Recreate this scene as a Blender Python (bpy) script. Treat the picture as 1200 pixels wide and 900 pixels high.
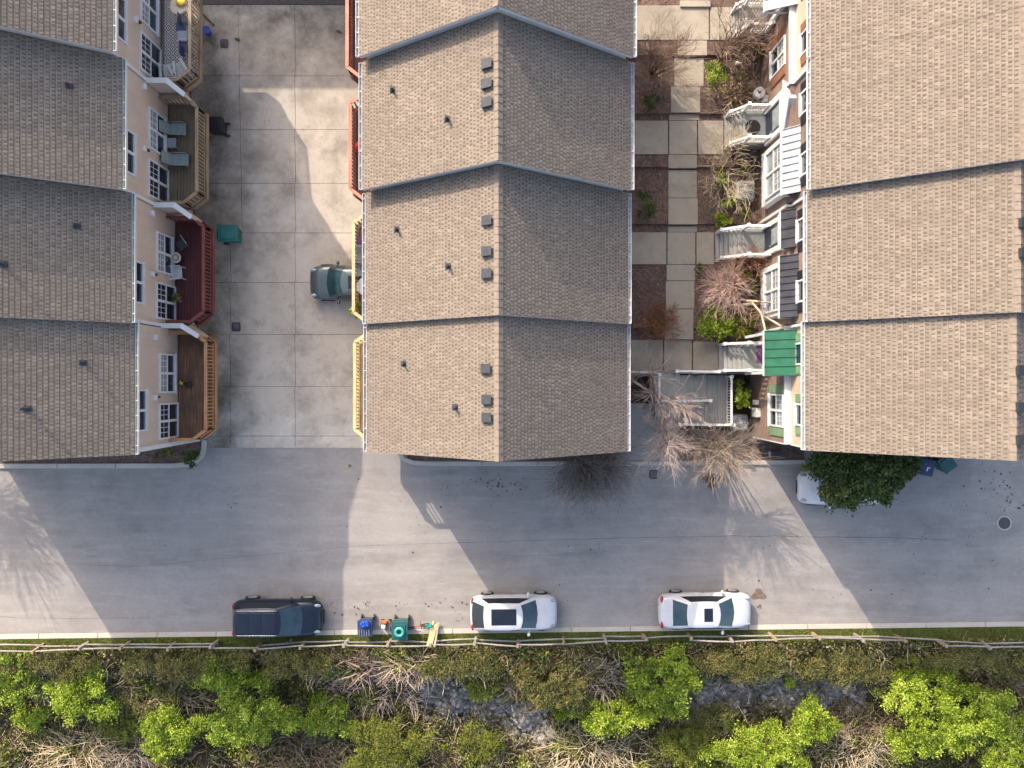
import bpy, math, random
import numpy as np
from mathutils import Vector, Matrix
R = math.radians
scene = bpy.context.scene
for _o in list(bpy.data.objects):
    bpy.data.objects.remove(_o)
COL = scene.collection
H = 42.0            # camera height above the street
F = 970.0           # focal length in photo pixels (1200 wide)

# ------------------------------------------------------------------ camera, sky, sun, exposure
cam_d = bpy.data.cameras.new('camera')
cam_d.sensor_width = 36.0
cam_d.lens = F / 1200 * 36.0
cam_d.clip_end = 500
cam = bpy.data.objects.new('camera', cam_d)
COL.objects.link(cam)
cam.location = (0, 0, H)
scene.camera = cam

SUN_EL = R(31.0)
SUN_H = Vector((0.53, -0.848, 0)).normalized()      # way the light travels over the ground
world = bpy.data.worlds.new('World')
scene.world = world
world.use_nodes = True
wn = world.node_tree
sky = wn.nodes.new('ShaderNodeTexSky')
sky.sky_type = 'NISHITA'
sky.sun_disc = False
sky.sun_elevation = SUN_EL
sky.sun_rotation = math.atan2(-SUN_H.x, -SUN_H.y)
sky.dust_density = 4.5
sky.ozone_density = 0.5
wn.links.new(sky.outputs[0], wn.nodes['Background'].inputs[0])
wn.nodes['Background'].inputs[1].default_value = 0.15
sun_d = bpy.data.lights.new('sun', 'SUN')
sun_d.energy = 2.1
sun_d.angle = R(0.55)
sun_d.color = (1.0, 0.875, 0.72)
sun = bpy.data.objects.new('sun', sun_d)
COL.objects.link(sun)
sun.location = (-30, 40, 60)
_d = Vector((SUN_H.x * math.cos(SUN_EL), SUN_H.y * math.cos(SUN_EL), -math.sin(SUN_EL)))
sun.rotation_euler = _d.to_track_quat('-Z', 'Y').to_euler()
scene.view_settings.view_transform = 'Standard'
scene.view_settings.look = 'None'
scene.view_settings.exposure = 1.47
scene.view_settings.gamma = 1.0

rng = random.Random(7)
nr = np.random.default_rng(11)

# ------------------------------------------------------------------ materials
def _new(name):
    m = bpy.data.materials.new(name)
    m.use_nodes = True
    nt = m.node_tree
    return m, nt, nt.nodes['Principled BSDF']

def _mix(nt, a, b, fac, mode='MIX'):
    n = nt.nodes.new('ShaderNodeMix')
    n.data_type = 'RGBA'
    n.blend_type = mode
    for s, v in ((n.inputs[6], a), (n.inputs[7], b)):
        if isinstance(v, tuple):
            s.default_value = (*v[:3], 1)
        else:
            nt.links.new(v, s)
    if isinstance(fac, (int, float)):
        n.inputs[0].default_value = fac
    else:
        nt.links.new(fac, n.inputs[0])
    return n.outputs[2]

def _noise(nt, scale, detail=4, rough=0.6, vec=None, lo=0.35, hi=0.65):
    t = nt.nodes.new('ShaderNodeTexNoise')
    t.inputs['Scale'].default_value = scale
    t.inputs['Detail'].default_value = detail
    t.inputs['Roughness'].default_value = rough
    if vec is not None:
        nt.links.new(vec, t.inputs['Vector'])
    r = nt.nodes.new('ShaderNodeMapRange')
    r.inputs[1].default_value = lo
    r.inputs[2].default_value = hi
    nt.links.new(t.outputs[0], r.inputs[0])
    return r.outputs[0]

def _coord(nt, kind='Object'):
    c = nt.nodes.new('ShaderNodeTexCoord')
    return c.outputs[kind]

def _world(nt):
    g = nt.nodes.new('ShaderNodeNewGeometry')
    return g.outputs['Position']

def _bump(nt, b, h, strength=0.3, dist=0.02):
    n = nt.nodes.new('ShaderNodeBump')
    n.inputs['Strength'].default_value = strength
    n.inputs['Distance'].default_value = dist
    nt.links.new(h, n.inputs['Height'])
    nt.links.new(n.outputs[0], b.inputs['Normal'])

def plain(name, c, rough=0.6, var=0.12, scale=6.0, metal=0.0, spec=0.5, coat=0.0, bump=0.0):
    m, nt, b = _new(name)
    v = _coord(nt)
    f = _noise(nt, scale, vec=v)
    d = tuple(max(0, x * (1 - var)) for x in c)
    l = tuple(min(1, x * (1 + var)) for x in c)
    nt.links.new(_mix(nt, d, l, f), b.inputs['Base Color'])
    b.inputs['Roughness'].default_value = rough
    b.inputs['Metallic'].default_value = metal
    b.inputs['Specular IOR Level'].default_value = spec
    b.inputs['Coat Weight'].default_value = coat
    if bump:
        _bump(nt, b, f, bump)
    return m

def wood(name, c1, c2, rough=0.75):
    m, nt, b = _new(name)
    v = _world(nt)
    mp = nt.nodes.new('ShaderNodeMapping')
    mp.inputs['Scale'].default_value = (14, 0.9, 5)
    nt.links.new(v, mp.inputs[0])
    f = _noise(nt, 1.0, 5, 0.65, mp.outputs[0], 0.3, 0.7)
    g = _noise(nt, 1.3, 3, 0.5, v, 0.35, 0.65)
    c = _mix(nt, c1, c2, f)
    c = _mix(nt, c, tuple(x * 0.6 for x in c1), _mul(nt, g, 0.55))
    nt.links.new(c, b.inputs['Base Color'])
    b.inputs['Roughness'].default_value = rough
    _bump(nt, b, f, 0.25, 0.01)
    return m

def _mul(nt, a, k):
    n = nt.nodes.new('ShaderNodeMath')
    n.operation = 'MULTIPLY'
    nt.links.new(a, n.inputs[0])
    if isinstance(k, (int, float)):
        n.inputs[1].default_value = k
    else:
        nt.links.new(k, n.inputs[1])
    return n.outputs[0]

def _math(nt, op, a, k):
    n = nt.nodes.new('ShaderNodeMath')
    n.operation = op
    for i, q in enumerate((a, k)):
        if q is None:
            continue
        if isinstance(q, (int, float)):
            n.inputs[i].default_value = q
        else:
            nt.links.new(q, n.inputs[i])
    return n.outputs[0]

def shingles(name, light, dark):
    """laminated shingles: each course is a row of light tabs with darker gaps between them"""
    m, nt, b = _new(name)
    uv = _coord(nt, 'UV')
    sx = nt.nodes.new('ShaderNodeSeparateXYZ')
    nt.links.new(uv, sx.inputs[0])
    row = _math(nt, 'FLOOR', sx.outputs[1], None)
    vv = _math(nt, 'FRACT', sx.outputs[1], None)
    def hashed(a, c=None):
        w = nt.nodes.new('ShaderNodeTexWhiteNoise')
        w.noise_dimensions = '2D'
        q = nt.nodes.new('ShaderNodeCombineXYZ')
        nt.links.new(a, q.inputs[0])
        if c is not None:
            nt.links.new(c, q.inputs[1])
        nt.links.new(q.outputs[0], w.inputs[0])
        return w.outputs['Value']
    rr = hashed(row)
    uu = _math(nt, 'ADD', sx.outputs[0], _math(nt, 'ADD', _math(nt, 'MULTIPLY', row, 0.5), _math(nt, 'MULTIPLY', rr, 0.45)))
    wob = nt.nodes.new('ShaderNodeTexNoise')
    wob.inputs['Scale'].default_value = 0.7
    wob.inputs['Detail'].default_value = 1
    nt.links.new(uv, wob.inputs['Vector'])
    uu = _math(nt, 'ADD', uu, _math(nt, 'MULTIPLY', wob.outputs[0], 0.9))
    cell = _math(nt, 'FLOOR', uu, None)
    fu = _math(nt, 'FRACT', uu, None)
    h = hashed(cell, row)
    thr = _math(nt, 'ADD', 0.28, _math(nt, 'MULTIPLY', h, 0.34))
    def step(a, e0, e1):
        r = nt.nodes.new('ShaderNodeMapRange')
        r.interpolation_type = 'SMOOTHSTEP'
        r.inputs[1].default_value = e0
        r.inputs[2].default_value = e1
        nt.links.new(a, r.inputs[0])
        return r.outputs[0]
    gap = step(_math(nt, 'SUBTRACT', thr, fu), -0.04, 0.10)
    low = _math(nt, 'SUBTRACT', 1.0, step(vv, 0.50, 0.78))
    mask = _math(nt, 'MULTIPLY', gap, low)
    c = _mix(nt, light, dark, mask)
    h2 = hashed(row, cell)
    c = _mix(nt, c, tuple(min(1, x * 1.32) for x in light), _mul(nt, _math(nt, 'SUBTRACT', 1.0, mask), _mul(nt, step(h2, 0.55, 1.0), 0.55)))
    c = _mix(nt, c, dark, _mul(nt, step(h2, 0.42, 0.0), 0.28))
    pos = _world(nt)
    g = _noise(nt, 0.35, 5, 0.6, pos, 0.35, 0.7)
    c = _mix(nt, c, tuple(x * 0.66 for x in light), _mul(nt, g, 0.28))
    mp = nt.nodes.new('ShaderNodeMapping')
    mp.inputs['Scale'].default_value = (0.35, 2.2, 0.35)
    nt.links.new(pos, mp.inputs[0])
    g3 = _noise(nt, 1.0, 4, 0.6, mp.outputs[0], 0.52, 0.8)
    c = _mix(nt, c, tuple(x * 0.7 for x in dark), _mul(nt, g3, 0.22))
    nt.links.new(c, b.inputs['Base Color'])
    b.inputs['Roughness'].default_value = 0.95
    b.inputs['Specular IOR Level'].default_value = 0.12
    _bump(nt, b, mask, -0.5, 0.02)
    return m

def brickwall(name, c1, c2, mortar, axis='Y'):
    m, nt, b = _new(name)
    v = _world(nt)
    sx = nt.nodes.new('ShaderNodeSeparateXYZ')
    nt.links.new(v, sx.inputs[0])
    cx = nt.nodes.new('ShaderNodeCombineXYZ')
    nt.links.new(_math(nt, 'ADD', sx.outputs[0], sx.outputs[1]), cx.inputs[0])
    nt.links.new(sx.outputs[2], cx.inputs[1])
    br = nt.nodes.new('ShaderNodeTexBrick')
    br.inputs['Scale'].default_value = 1.0
    br.inputs['Brick Width'].default_value = 0.24
    br.inputs['Row Height'].default_value = 0.085
    br.inputs['Mortar Size'].default_value = 0.012
    br.inputs['Color1'].default_value = (*c1, 1)
    br.inputs['Color2'].default_value = (*c2, 1)
    br.inputs['Mortar'].default_value = (*mortar, 1)
    nt.links.new(cx.outputs[0], br.inputs['Vector'])
    g = _noise(nt, 1.2, 4, 0.6, v, 0.35, 0.7)
    c = _mix(nt, br.outputs['Color'], tuple(x * 0.55 for x in c1), _mul(nt, g, 0.5))
    nt.links.new(c, b.inputs['Base Color'])
    b.inputs['Roughness'].default_value = 0.9
    _bump(nt, b, br.outputs['Fac'], -0.4, 0.01)
    return m

def siding(name, c, step=0.11):
    m, nt, b = _new(name)
    v = _world(nt)
    sx = nt.nodes.new('ShaderNodeSeparateXYZ')
    nt.links.new(v, sx.inputs[0])
    fr = _math(nt, 'FRACT', _math(nt, 'DIVIDE', sx.outputs[2], step), None)
    g = _noise(nt, 0.8, 5, 0.6, v, 0.35, 0.7)
    cc = _mix(nt, c, tuple(x * 0.8 for x in c), _mul(nt, g, 0.6))
    mp = nt.nodes.new('ShaderNodeMapping')
    mp.inputs['Scale'].default_value = (3, 3, 0.25)
    nt.links.new(v, mp.inputs[0])
    g2 = _noise(nt, 1.5, 3, 0.6, mp.outputs[0], 0.5, 0.75)
    cc = _mix(nt, cc, tuple(x * 0.68 for x in c), _mul(nt, g2, 0.35))
    nt.links.new(cc, b.inputs['Base Color'])
    b.inputs['Roughness'].default_value = 0.65
    _bump(nt, b, fr, 0.9, 0.03)
    return m

def ground_mat(name, cs, scales, rough=0.95, bump=0.5, bdist=0.03, spec=0.2):
    """layers of noise between a list of colours"""
    m, nt, b = _new(name)
    v = _world(nt)
    c = cs[0]
    last = None
    for k, (cc, s) in enumerate(zip(cs[1:], scales)):
        f = _noise(nt, s[0], 6, 0.65, v, s[1], s[2])
        f2 = _mul(nt, f, s[3])
        c = _mix(nt, c, cc, f2)
        last = f
    nt.links.new(c, b.inputs['Base Color'])
    b.inputs['Roughness'].default_value = rough
    b.inputs['Specular IOR Level'].default_value = spec
    fb = _noise(nt, 22, 5, 0.7, v, 0.2, 0.8)
    _bump(nt, b, fb, bump, bdist)
    return m

def asphalt_mat():
    m, nt, b = _new('asphalt')
    v = _world(nt)
    base = (0.292, 0.264, 0.246)
    f = _noise(nt, 0.22, 6, 0.6, v, 0.36, 0.66)
    c = _mix(nt, base, (0.37, 0.338, 0.312), f)
    f = _noise(nt, 0.75, 7, 0.68, v, 0.45, 0.72)
    c = _mix(nt, c, (0.20, 0.184, 0.176), _mul(nt, f, 0.75))
    mp = nt.nodes.new('ShaderNodeMapping')              # worn wheel tracks, long along the street
    mp.inputs['Scale'].default_value = (0.06, 0.85, 1)
    nt.links.new(v, mp.inputs[0])
    f = _noise(nt, 1.0, 5, 0.6, mp.outputs[0], 0.42, 0.7)
    c = _mix(nt, c, (0.42, 0.386, 0.355), _mul(nt, f, 0.6))
    mp2 = nt.nodes.new('ShaderNodeMapping')             # pale scuffs running slantwise
    mp2.inputs['Rotation'].default_value = (0, 0, R(50))
    mp2.inputs['Scale'].default_value = (0.5, 3.2, 1)
    nt.links.new(v, mp2.inputs[0])
    f = _noise(nt, 0.9, 5, 0.65, mp2.outputs[0], 0.5, 0.72)
    c = _mix(nt, c, (0.46, 0.425, 0.395), _mul(nt, f, 0.55))
    f = _noise(nt, 5.5, 5, 0.8, v, 0.32, 0.70)
    c = _mix(nt, c, (0.185, 0.172, 0.162), _mul(nt, f, 0.36))
    f = _noise(nt, 24, 3, 0.8, v, 0.3, 0.75)
    c = _mix(nt, c, (0.16, 0.15, 0.145), _mul(nt, f, 0.35))
    f = _noise(nt, 3.3, 4, 0.75, v, 0.66, 0.74)          # small dark spots
    c = _mix(nt, c, (0.13, 0.125, 0.12), _mul(nt, f, 0.4))
    nt.links.new(c, b.inputs['Base Color'])
    b.inputs['Roughness'].default_value = 0.92
    b.inputs['Specular IOR Level'].default_value = 0.25
    fb = _noise(nt, 45, 3, 0.7, v, 0.2, 0.8)
    _bump(nt, b, fb, 0.35, 0.012)
    return m

def concrete_mat(name, base, light, dark, stain=0.6, grime=False):
    m, nt, b = _new(name)
    v = _world(nt)
    f = _noise(nt, 0.5, 6, 0.62, v, 0.35, 0.68)
    c = _mix(nt, base, light, f)
    f = _noise(nt, 0.33, 7, 0.7, v, 0.48, 0.72)
    c = _mix(nt, c, dark, _mul(nt, f, stain))
    f = _noise(nt, 2.4, 5, 0.7, v, 0.55, 0.75)
    c = _mix(nt, c, dark, _mul(nt, f, stain * 0.55))
    f = _noise(nt, 26, 3, 0.75, v, 0.35, 0.75)
    c = _mix(nt, c, dark, _mul(nt, f, 0.22))
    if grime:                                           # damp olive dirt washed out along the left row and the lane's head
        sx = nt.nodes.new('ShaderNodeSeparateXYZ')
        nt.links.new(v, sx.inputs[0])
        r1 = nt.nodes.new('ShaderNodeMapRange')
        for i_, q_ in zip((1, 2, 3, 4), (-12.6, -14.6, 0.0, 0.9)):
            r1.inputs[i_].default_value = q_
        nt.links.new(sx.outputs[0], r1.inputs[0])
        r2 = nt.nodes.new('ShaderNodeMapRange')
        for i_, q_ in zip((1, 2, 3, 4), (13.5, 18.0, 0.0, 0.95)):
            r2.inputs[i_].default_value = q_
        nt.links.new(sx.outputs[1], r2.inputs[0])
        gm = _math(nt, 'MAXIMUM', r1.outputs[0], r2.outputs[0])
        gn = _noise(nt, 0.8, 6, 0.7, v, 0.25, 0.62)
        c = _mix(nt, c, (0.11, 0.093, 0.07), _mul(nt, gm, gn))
        g4 = _noise(nt, 0.42, 6, 0.72, v, 0.52, 0.7)
        c = _mix(nt, c, (0.70, 0.66, 0.60), _mul(nt, g4, 0.35))
    nt.links.new(c, b.inputs['Base Color'])
    b.inputs['Roughness'].default_value = 0.9
    b.inputs['Specular IOR Level'].default_value = 0.25
    fb = _noise(nt, 35, 3, 0.7, v, 0.2, 0.8)
    _bump(nt, b, fb, 0.25, 0.01)
    return m

def leafmat(name, cols, trans=0.3):
    """leaf colours picked per leaf by the 'tint' attribute"""
    m, nt, b = _new(name)
    a = nt.nodes.new('ShaderNodeAttribute')
    a.attribute_name = 'tint'
    r = nt.nodes.new('ShaderNodeValToRGB')
    el = r.color_ramp.elements
    el[0].position = 0
    el[0].color = (*cols[0], 1)
    el[1].position = 1
    el[1].color = (*cols[-1], 1)
    for i, c in enumerate(cols[1:-1], 1):
        e = el.new(i / (len(cols) - 1))
        e.color = (*c, 1)
    nt.links.new(a.outputs['Fac'], r.inputs[0])
    nt.links.new(r.outputs[0], b.inputs['Base Color'])
    b.inputs['Roughness'].default_value = 0.6
    b.inputs['Specular IOR Level'].default_value = 0.3
    if trans:
        t = nt.nodes.new('ShaderNodeBsdfTranslucent')
        nt.links.new(r.outputs[0], t.inputs[0])
        mx = nt.nodes.new('ShaderNodeMixShader')
        mx.inputs[0].default_value = trans
        nt.links.new(b.outputs[0], mx.inputs[1])
        nt.links.new(t.outputs[0], mx.inputs[2])
        nt.links.new(mx.outputs[0], nt.nodes['Material Output'].inputs[0])
    return m

def paint(name, c, rough=0.28, metal=0.0, coat=0.6):
    m, nt, b = _new(name)
    v = _coord(nt)
    f = _noise(nt, 3.0, 5, 0.7, v, 0.4, 0.75)
    nt.links.new(_mix(nt, c, tuple(x * 0.86 for x in c), f), b.inputs['Base Color'])
    b.inputs['Roughness'].default_value = rough
    b.inputs['Metallic'].default_value = metal
    b.inputs['Coat Weight'].default_value = coat
    b.inputs['Coat Roughness'].default_value = 0.08
    return m

def glass(name, c, rough=0.06):
    m, nt, b = _new(name)
    v = _coord(nt)
    f = _noise(nt, 2.2, 3, 0.6, v, 0.4, 0.7)
    nt.links.new(_mix(nt, c, tuple(x * 0.6 for x in c), f), b.inputs['Base Color'])
    b.inputs['Roughness'].default_value = rough
    b.inputs['Specular IOR Level'].default_value = 0.7
    return m

def rug_mat():
    m, nt, b = _new('diamond_rug')
    v = _world(nt)
    mp = nt.nodes.new('ShaderNodeMapping')
    mp.inputs['Rotation'].default_value = (0, 0, R(45))
    mp.inputs['Scale'].default_value = (1 / 0.27,) * 3
    nt.links.new(v, mp.inputs[0])
    sx = nt.nodes.new('ShaderNodeSeparateXYZ')
    nt.links.new(mp.outputs[0], sx.inputs[0])
    ds = []
    for i in (0, 1):
        fr = _math(nt, 'FRACT', sx.outputs[i], None)
        ds.append(_math(nt, 'ABSOLUTE', _math(nt, 'SUBTRACT', fr, 0.5), None))
    d = _math(nt, 'MAXIMUM', ds[0], ds[1])
    a1 = _math(nt, 'GREATER_THAN', d, 0.42)
    a2 = _math(nt, 'LESS_THAN', d, 0.27)
    a3 = _math(nt, 'GREATER_THAN', d, 0.12)
    white = _math(nt, 'MAXIMUM', a1, _math(nt, 'MULTIPLY', a2, a3))
    nt.links.new(_mix(nt, (0.02, 0.02, 0.025), (0.62, 0.58, 0.55), white), b.inputs['Base Color'])
    b.inputs['Roughness'].default_value = 0.95
    return m

M = {}
M['shingle'] = shingles('roof_shingles', (0.212, 0.176, 0.145), (0.108, 0.088, 0.073))
M['ridge'] = plain('ridge_shingle', (0.205, 0.168, 0.138), 0.95, 0.15, 9, spec=0.15)
M['white'] = plain('white_trim', (0.60, 0.60, 0.60), 0.5, 0.06, 4)
M['offwhite'] = plain('offwhite_trim', (0.50, 0.50, 0.49), 0.55, 0.1, 3)
M['moss'] = plain('mossy_gutter_bed', (0.26, 0.29, 0.19), 0.9, 0.35, 9)
M['gutterdirt'] = plain('gutter_dirt', (0.36, 0.35, 0.35), 0.9, 0.3, 9)
M['siding_tan'] = siding('tan_siding', (0.66, 0.545, 0.455))
M['siding_cream'] = siding('cream_siding', (0.66, 0.54, 0.40))
M['siding_grey'] = siding('pale_grey_siding', (0.52, 0.52, 0.51))
M['brick'] = brickwall('red_brick', (0.25, 0.145, 0.10), (0.17, 0.10, 0.075), (0.36, 0.30, 0.25))
M['brick_dark'] = brickwall('brown_brick', (0.21, 0.135, 0.105), (0.14, 0.092, 0.076), (0.30, 0.255, 0.23))
M['glass_dark'] = glass('dark_window_glass', (0.022, 0.03, 0.042))
M['glass_light'] = glass('curtained_window_glass', (0.30, 0.345, 0.37), 0.12)
M['car_glass'] = glass('car_glass', (0.025, 0.055, 0.07), 0.05)  # bluish tint paints in the sky's reflection
M['car_glass_dark'] = glass('dark_car_glass', (0.012, 0.016, 0.026), 0.05)
M['asphalt'] = asphalt_mat()
M['tar'] = plain('crack_tar', (0.14, 0.135, 0.13), 0.9, 0.3, 5)
M['concrete'] = concrete_mat('driveway_concrete', (0.49, 0.425, 0.35), (0.58, 0.51, 0.425), (0.22, 0.188, 0.155), 0.95, True)
M['walk'] = concrete_mat('garden_concrete', (0.30, 0.262, 0.212), (0.37, 0.325, 0.262), (0.14, 0.125, 0.10), 0.8)
M['greycon'] = concrete_mat('grey_concrete', (0.28, 0.285, 0.275), (0.34, 0.34, 0.325), (0.17, 0.17, 0.165), 0.5)
M['kerb'] = concrete_mat('kerb_concrete', (0.45, 0.405, 0.35), (0.53, 0.48, 0.41), (0.30, 0.27, 0.24), 0.5)
M['soil'] = ground_mat('mulch_soil', [(0.15, 0.098, 0.08), (0.25, 0.17, 0.135), (0.085, 0.058, 0.05), (0.33, 0.25, 0.195)],
                       [(2.5, 0.35, 0.65, 1), (9, 0.42, 0.62, 0.8), (30, 0.58, 0.75, 0.7)], bump=0.9, bdist=0.06)
M['bank'] = ground_mat('bank_soil', [(0.085, 0.066, 0.044), (0.17, 0.132, 0.088), (0.045, 0.042, 0.024), (0.27, 0.22, 0.16)],
                       [(0.8, 0.38, 0.62, 1), (3, 0.42, 0.62, 0.8), (14, 0.55, 0.75, 0.7)], bump=1.0, bdist=0.12)
M['turf'] = ground_mat('turf', [(0.11, 0.14, 0.03), (0.16, 0.18, 0.04), (0.05, 0.065, 0.02), (0.17, 0.15, 0.06)],
                       [(1.5, 0.35, 0.65, 1), (7, 0.42, 0.62, 0.8), (25, 0.58, 0.75, 0.6)], bump=1.0, bdist=0.06)
M['metal_dark'] = plain('dark_metal', (0.05, 0.055, 0.065), 0.5, 0.2, 8, metal=0.3)
M['iron'] = plain('cast_iron', (0.10, 0.095, 0.10), 0.7, 0.3, 20, metal=0.3, bump=0.5)
M['black'] = plain('black_plastic', (0.018, 0.018, 0.021), 0.5, 0.2, 5)
M['tyre'] = plain('tyre_rubber', (0.02, 0.02, 0.021), 0.85, 0.2, 10)
M['rim'] = plain('alloy_rim', (0.45, 0.45, 0.46), 0.35, 0.1, 5, metal=0.8)
M['grey'] = plain('grey_plastic', (0.25, 0.26, 0.27), 0.55, 0.15, 5)
M['lightgrey'] = plain('light_grey', (0.48, 0.48, 0.47), 0.55, 0.12, 5)
M['navy'] = plain('navy_plastic', (0.025, 0.045, 0.105), 0.45, 0.2, 4)
M['blue'] = plain('bright_blue_plastic', (0.012, 0.055, 0.36), 0.4, 0.15, 4)
M['teal'] = plain('teal_plastic', (0.008, 0.13, 0.105), 0.42, 0.2, 4)
M['tealdark'] = plain('dark_teal_plastic', (0.018, 0.085, 0.088), 0.45, 0.2, 4)
M['mint'] = plain('mint_plastic', (0.06, 0.33, 0.26), 0.4, 0.12, 4)
M['red'] = plain('red_plastic', (0.52, 0.03, 0.03), 0.4, 0.15, 5)
M['orange'] = plain('orange_plastic', (0.60, 0.14, 0.05), 0.45, 0.15, 5)
M['yellow'] = plain('yellow_plastic', (0.68, 0.46, 0.04), 0.5, 0.15, 5)
M['purple'] = plain('purple_mat', (0.16, 0.06, 0.17), 0.8, 0.3, 20)
M['slingteal'] = plain('grey_green_sling', (0.20, 0.25, 0.235), 0.7, 0.15, 9)
M['cream'] = plain('cream_cushion', (0.56, 0.48, 0.40), 0.8, 0.12, 6)
M['green_metal'] = plain('green_metal_roof', (0.012, 0.105, 0.055), 0.42, 0.18, 2.0)
M['dark_metal_roof'] = plain('charcoal_metal_roof', (0.045, 0.047, 0.06), 0.5, 0.25, 2.0)
M['white_metal_roof'] = plain('white_metal_roof', (0.36, 0.38, 0.40), 0.45, 0.08, 2.0)
M['shutter_orange'] = plain('rust_orange_shutter', (0.23, 0.10, 0.06), 0.6, 0.15, 4)
M['shutter_green'] = plain('sage_green_shutter', (0.16, 0.26, 0.15), 0.6, 0.15, 4)
M['shutter_black'] = plain('black_shutter', (0.015, 0.016, 0.025), 0.5, 0.15, 4)
M['door_dark'] = plain('dark_door', (0.02, 0.03, 0.05), 0.35, 0.2, 4)
M['door_green'] = plain('green_door', (0.02, 0.12, 0.07), 0.4, 0.2, 4)
M['garage'] = plain('garage_door', (0.55, 0.52, 0.48), 0.55, 0.1, 3)
M['cedar'] = wood('cedar_wood', (0.42, 0.20, 0.085), (0.54, 0.29, 0.14))
M['cedar_floor'] = wood('mixed_deck_boards', (0.07, 0.048, 0.034), (0.33, 0.155, 0.07))
M['redstain'] = wood('red_stained_wood', (0.17, 0.045, 0.035), (0.24, 0.075, 0.055))
M['redfloor'] = wood('maroon_deck_boards', (0.085, 0.02, 0.022), (0.13, 0.034, 0.034))
M['tanwood'] = wood('weathered_tan_wood', (0.26, 0.19, 0.115), (0.38, 0.29, 0.19))
M['tanfloor'] = wood('weathered_tan_boards', (0.155, 0.115, 0.07), (0.23, 0.175, 0.11))
M['redcap_sunlit'] = wood('sunlit_red_wood', (0.42, 0.17, 0.115), (0.52, 0.25, 0.18))  # rail-top red made paler, sunlight painted into the colour
M['pine'] = wood('yellow_pine', (0.55, 0.40, 0.20), (0.66, 0.52, 0.30))
M['brownwood'] = wood('brown_wood', (0.17, 0.09, 0.055), (0.26, 0.15, 0.09))
M['railgrey'] = wood('weathered_grey_rail', (0.24, 0.21, 0.185), (0.38, 0.34, 0.30))
M['rug'] = rug_mat()
M['gable_twig'] = plain('fine_dark_twigs', (0.225, 0.185, 0.158), 0.9, 0.3, 5)
M['bark_pale'] = plain('pale_bark', (0.52, 0.41, 0.30), 0.85, 0.25, 8)
M['bark_dark'] = plain('dark_bark', (0.075, 0.062, 0.056), 0.9, 0.3, 8)
M['bark_brown'] = plain('brown_bark', (0.17, 0.115, 0.08), 0.9, 0.3, 8)
M['twig_grey'] = plain('grey_twigs', (0.33, 0.262, 0.235), 0.9, 0.3, 5)
M['twig_pink'] = plain('pinkish_twigs', (0.38, 0.26, 0.22), 0.9, 0.3, 5)
M['twig_tan'] = plain('tan_twigs', (0.255, 0.205, 0.165), 0.9, 0.3, 5)
M['twig_olive'] = plain('olive_twigs', (0.24, 0.20, 0.11), 0.9, 0.3, 5)
M['twig_brown'] = plain('brown_twigs', (0.21, 0.14, 0.10), 0.9, 0.3, 5)
M['twig_rust'] = plain('rusty_twigs', (0.25, 0.115, 0.06), 0.9, 0.3, 5)
M['straw'] = plain('straw_stems', (0.47, 0.38, 0.25), 0.9, 0.3, 5)
M['leaf_lime'] = leafmat('lime_leaves', [(0.042, 0.06, 0.010), (0.178, 0.25, 0.018), (0.365, 0.47, 0.036), (0.61, 0.67, 0.14)])
M['leaf_bright'] = leafmat('bright_green_leaves', [(0.032, 0.05, 0.010), (0.128, 0.19, 0.018), (0.275, 0.375, 0.03), (0.49, 0.57, 0.12)])
M['leaf_yellow'] = leafmat('yellow_green_leaves', [(0.06, 0.075, 0.015), (0.14, 0.16, 0.025), (0.22, 0.24, 0.03), (0.33, 0.34, 0.07)])
M['leaf_olive'] = leafmat('olive_leaves', [(0.03, 0.036, 0.012), (0.085, 0.09, 0.022), (0.17, 0.16, 0.04), (0.30, 0.235, 0.10)], 0.15)
M['leaf_dark'] = leafmat('dark_glossy_leaves', [(0.016, 0.028, 0.008), (0.042, 0.066, 0.015), (0.085, 0.115, 0.022), (0.22, 0.225, 0.06)], 0.1)
M['leaf_dry'] = leafmat('dry_leaves', [(0.07, 0.045, 0.03), (0.15, 0.095, 0.055), (0.25, 0.17, 0.10), (0.37, 0.29, 0.19)], 0.1)
M['leaf_ground'] = leafmat('bank_ground_leaves', [(0.04, 0.042, 0.014), (0.10, 0.09, 0.03), (0.19, 0.175, 0.045), (0.34, 0.265, 0.15)], 0.15)
M['leaf_weed'] = leafmat('weed_leaves', [(0.05, 0.055, 0.016), (0.12, 0.13, 0.026), (0.20, 0.25, 0.022), (0.33, 0.38, 0.035)], 0.2)
M['grass'] = leafmat('grass_blades', [(0.06, 0.085, 0.016), (0.14, 0.17, 0.024), (0.21, 0.24, 0.04), (0.32, 0.28, 0.10)], 0.2)
M['rock'] = leafmat('creek_stones', [(0.07, 0.062, 0.055), (0.155, 0.14, 0.125), (0.24, 0.222, 0.205), (0.50, 0.48, 0.46)], 0)
M['litter'] = leafmat('leaf_litter', [(0.04, 0.03, 0.025), (0.08, 0.06, 0.045), (0.13, 0.095, 0.07)], 0)
M['rust_stain'] = plain('rust_brown_stain', (0.16, 0.115, 0.085), 0.9, 0.35, 6)
M['headlight'] = glass('headlight_glass', (0.30, 0.36, 0.42), 0.08)
M['taillight'] = glass('taillight_red', (0.35, 0.01, 0.02), 0.1)
M['car_white'] = paint('white_car_paint', (0.56, 0.56, 0.57))
M['car_black'] = paint('blue_black_car_paint', (0.008, 0.014, 0.027), 0.22, 0.0, 0.15)
M['car_grey'] = paint('silver_grey_car_paint', (0.075, 0.097, 0.10), 0.3, 0.3)
M['water'] = glass('creek_water_surface', (0.05, 0.047, 0.042), 0.2)
M['chrome'] = plain('bright_metal', (0.6, 0.6, 0.62), 0.25, 0.05, 4, metal=0.9)

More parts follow.
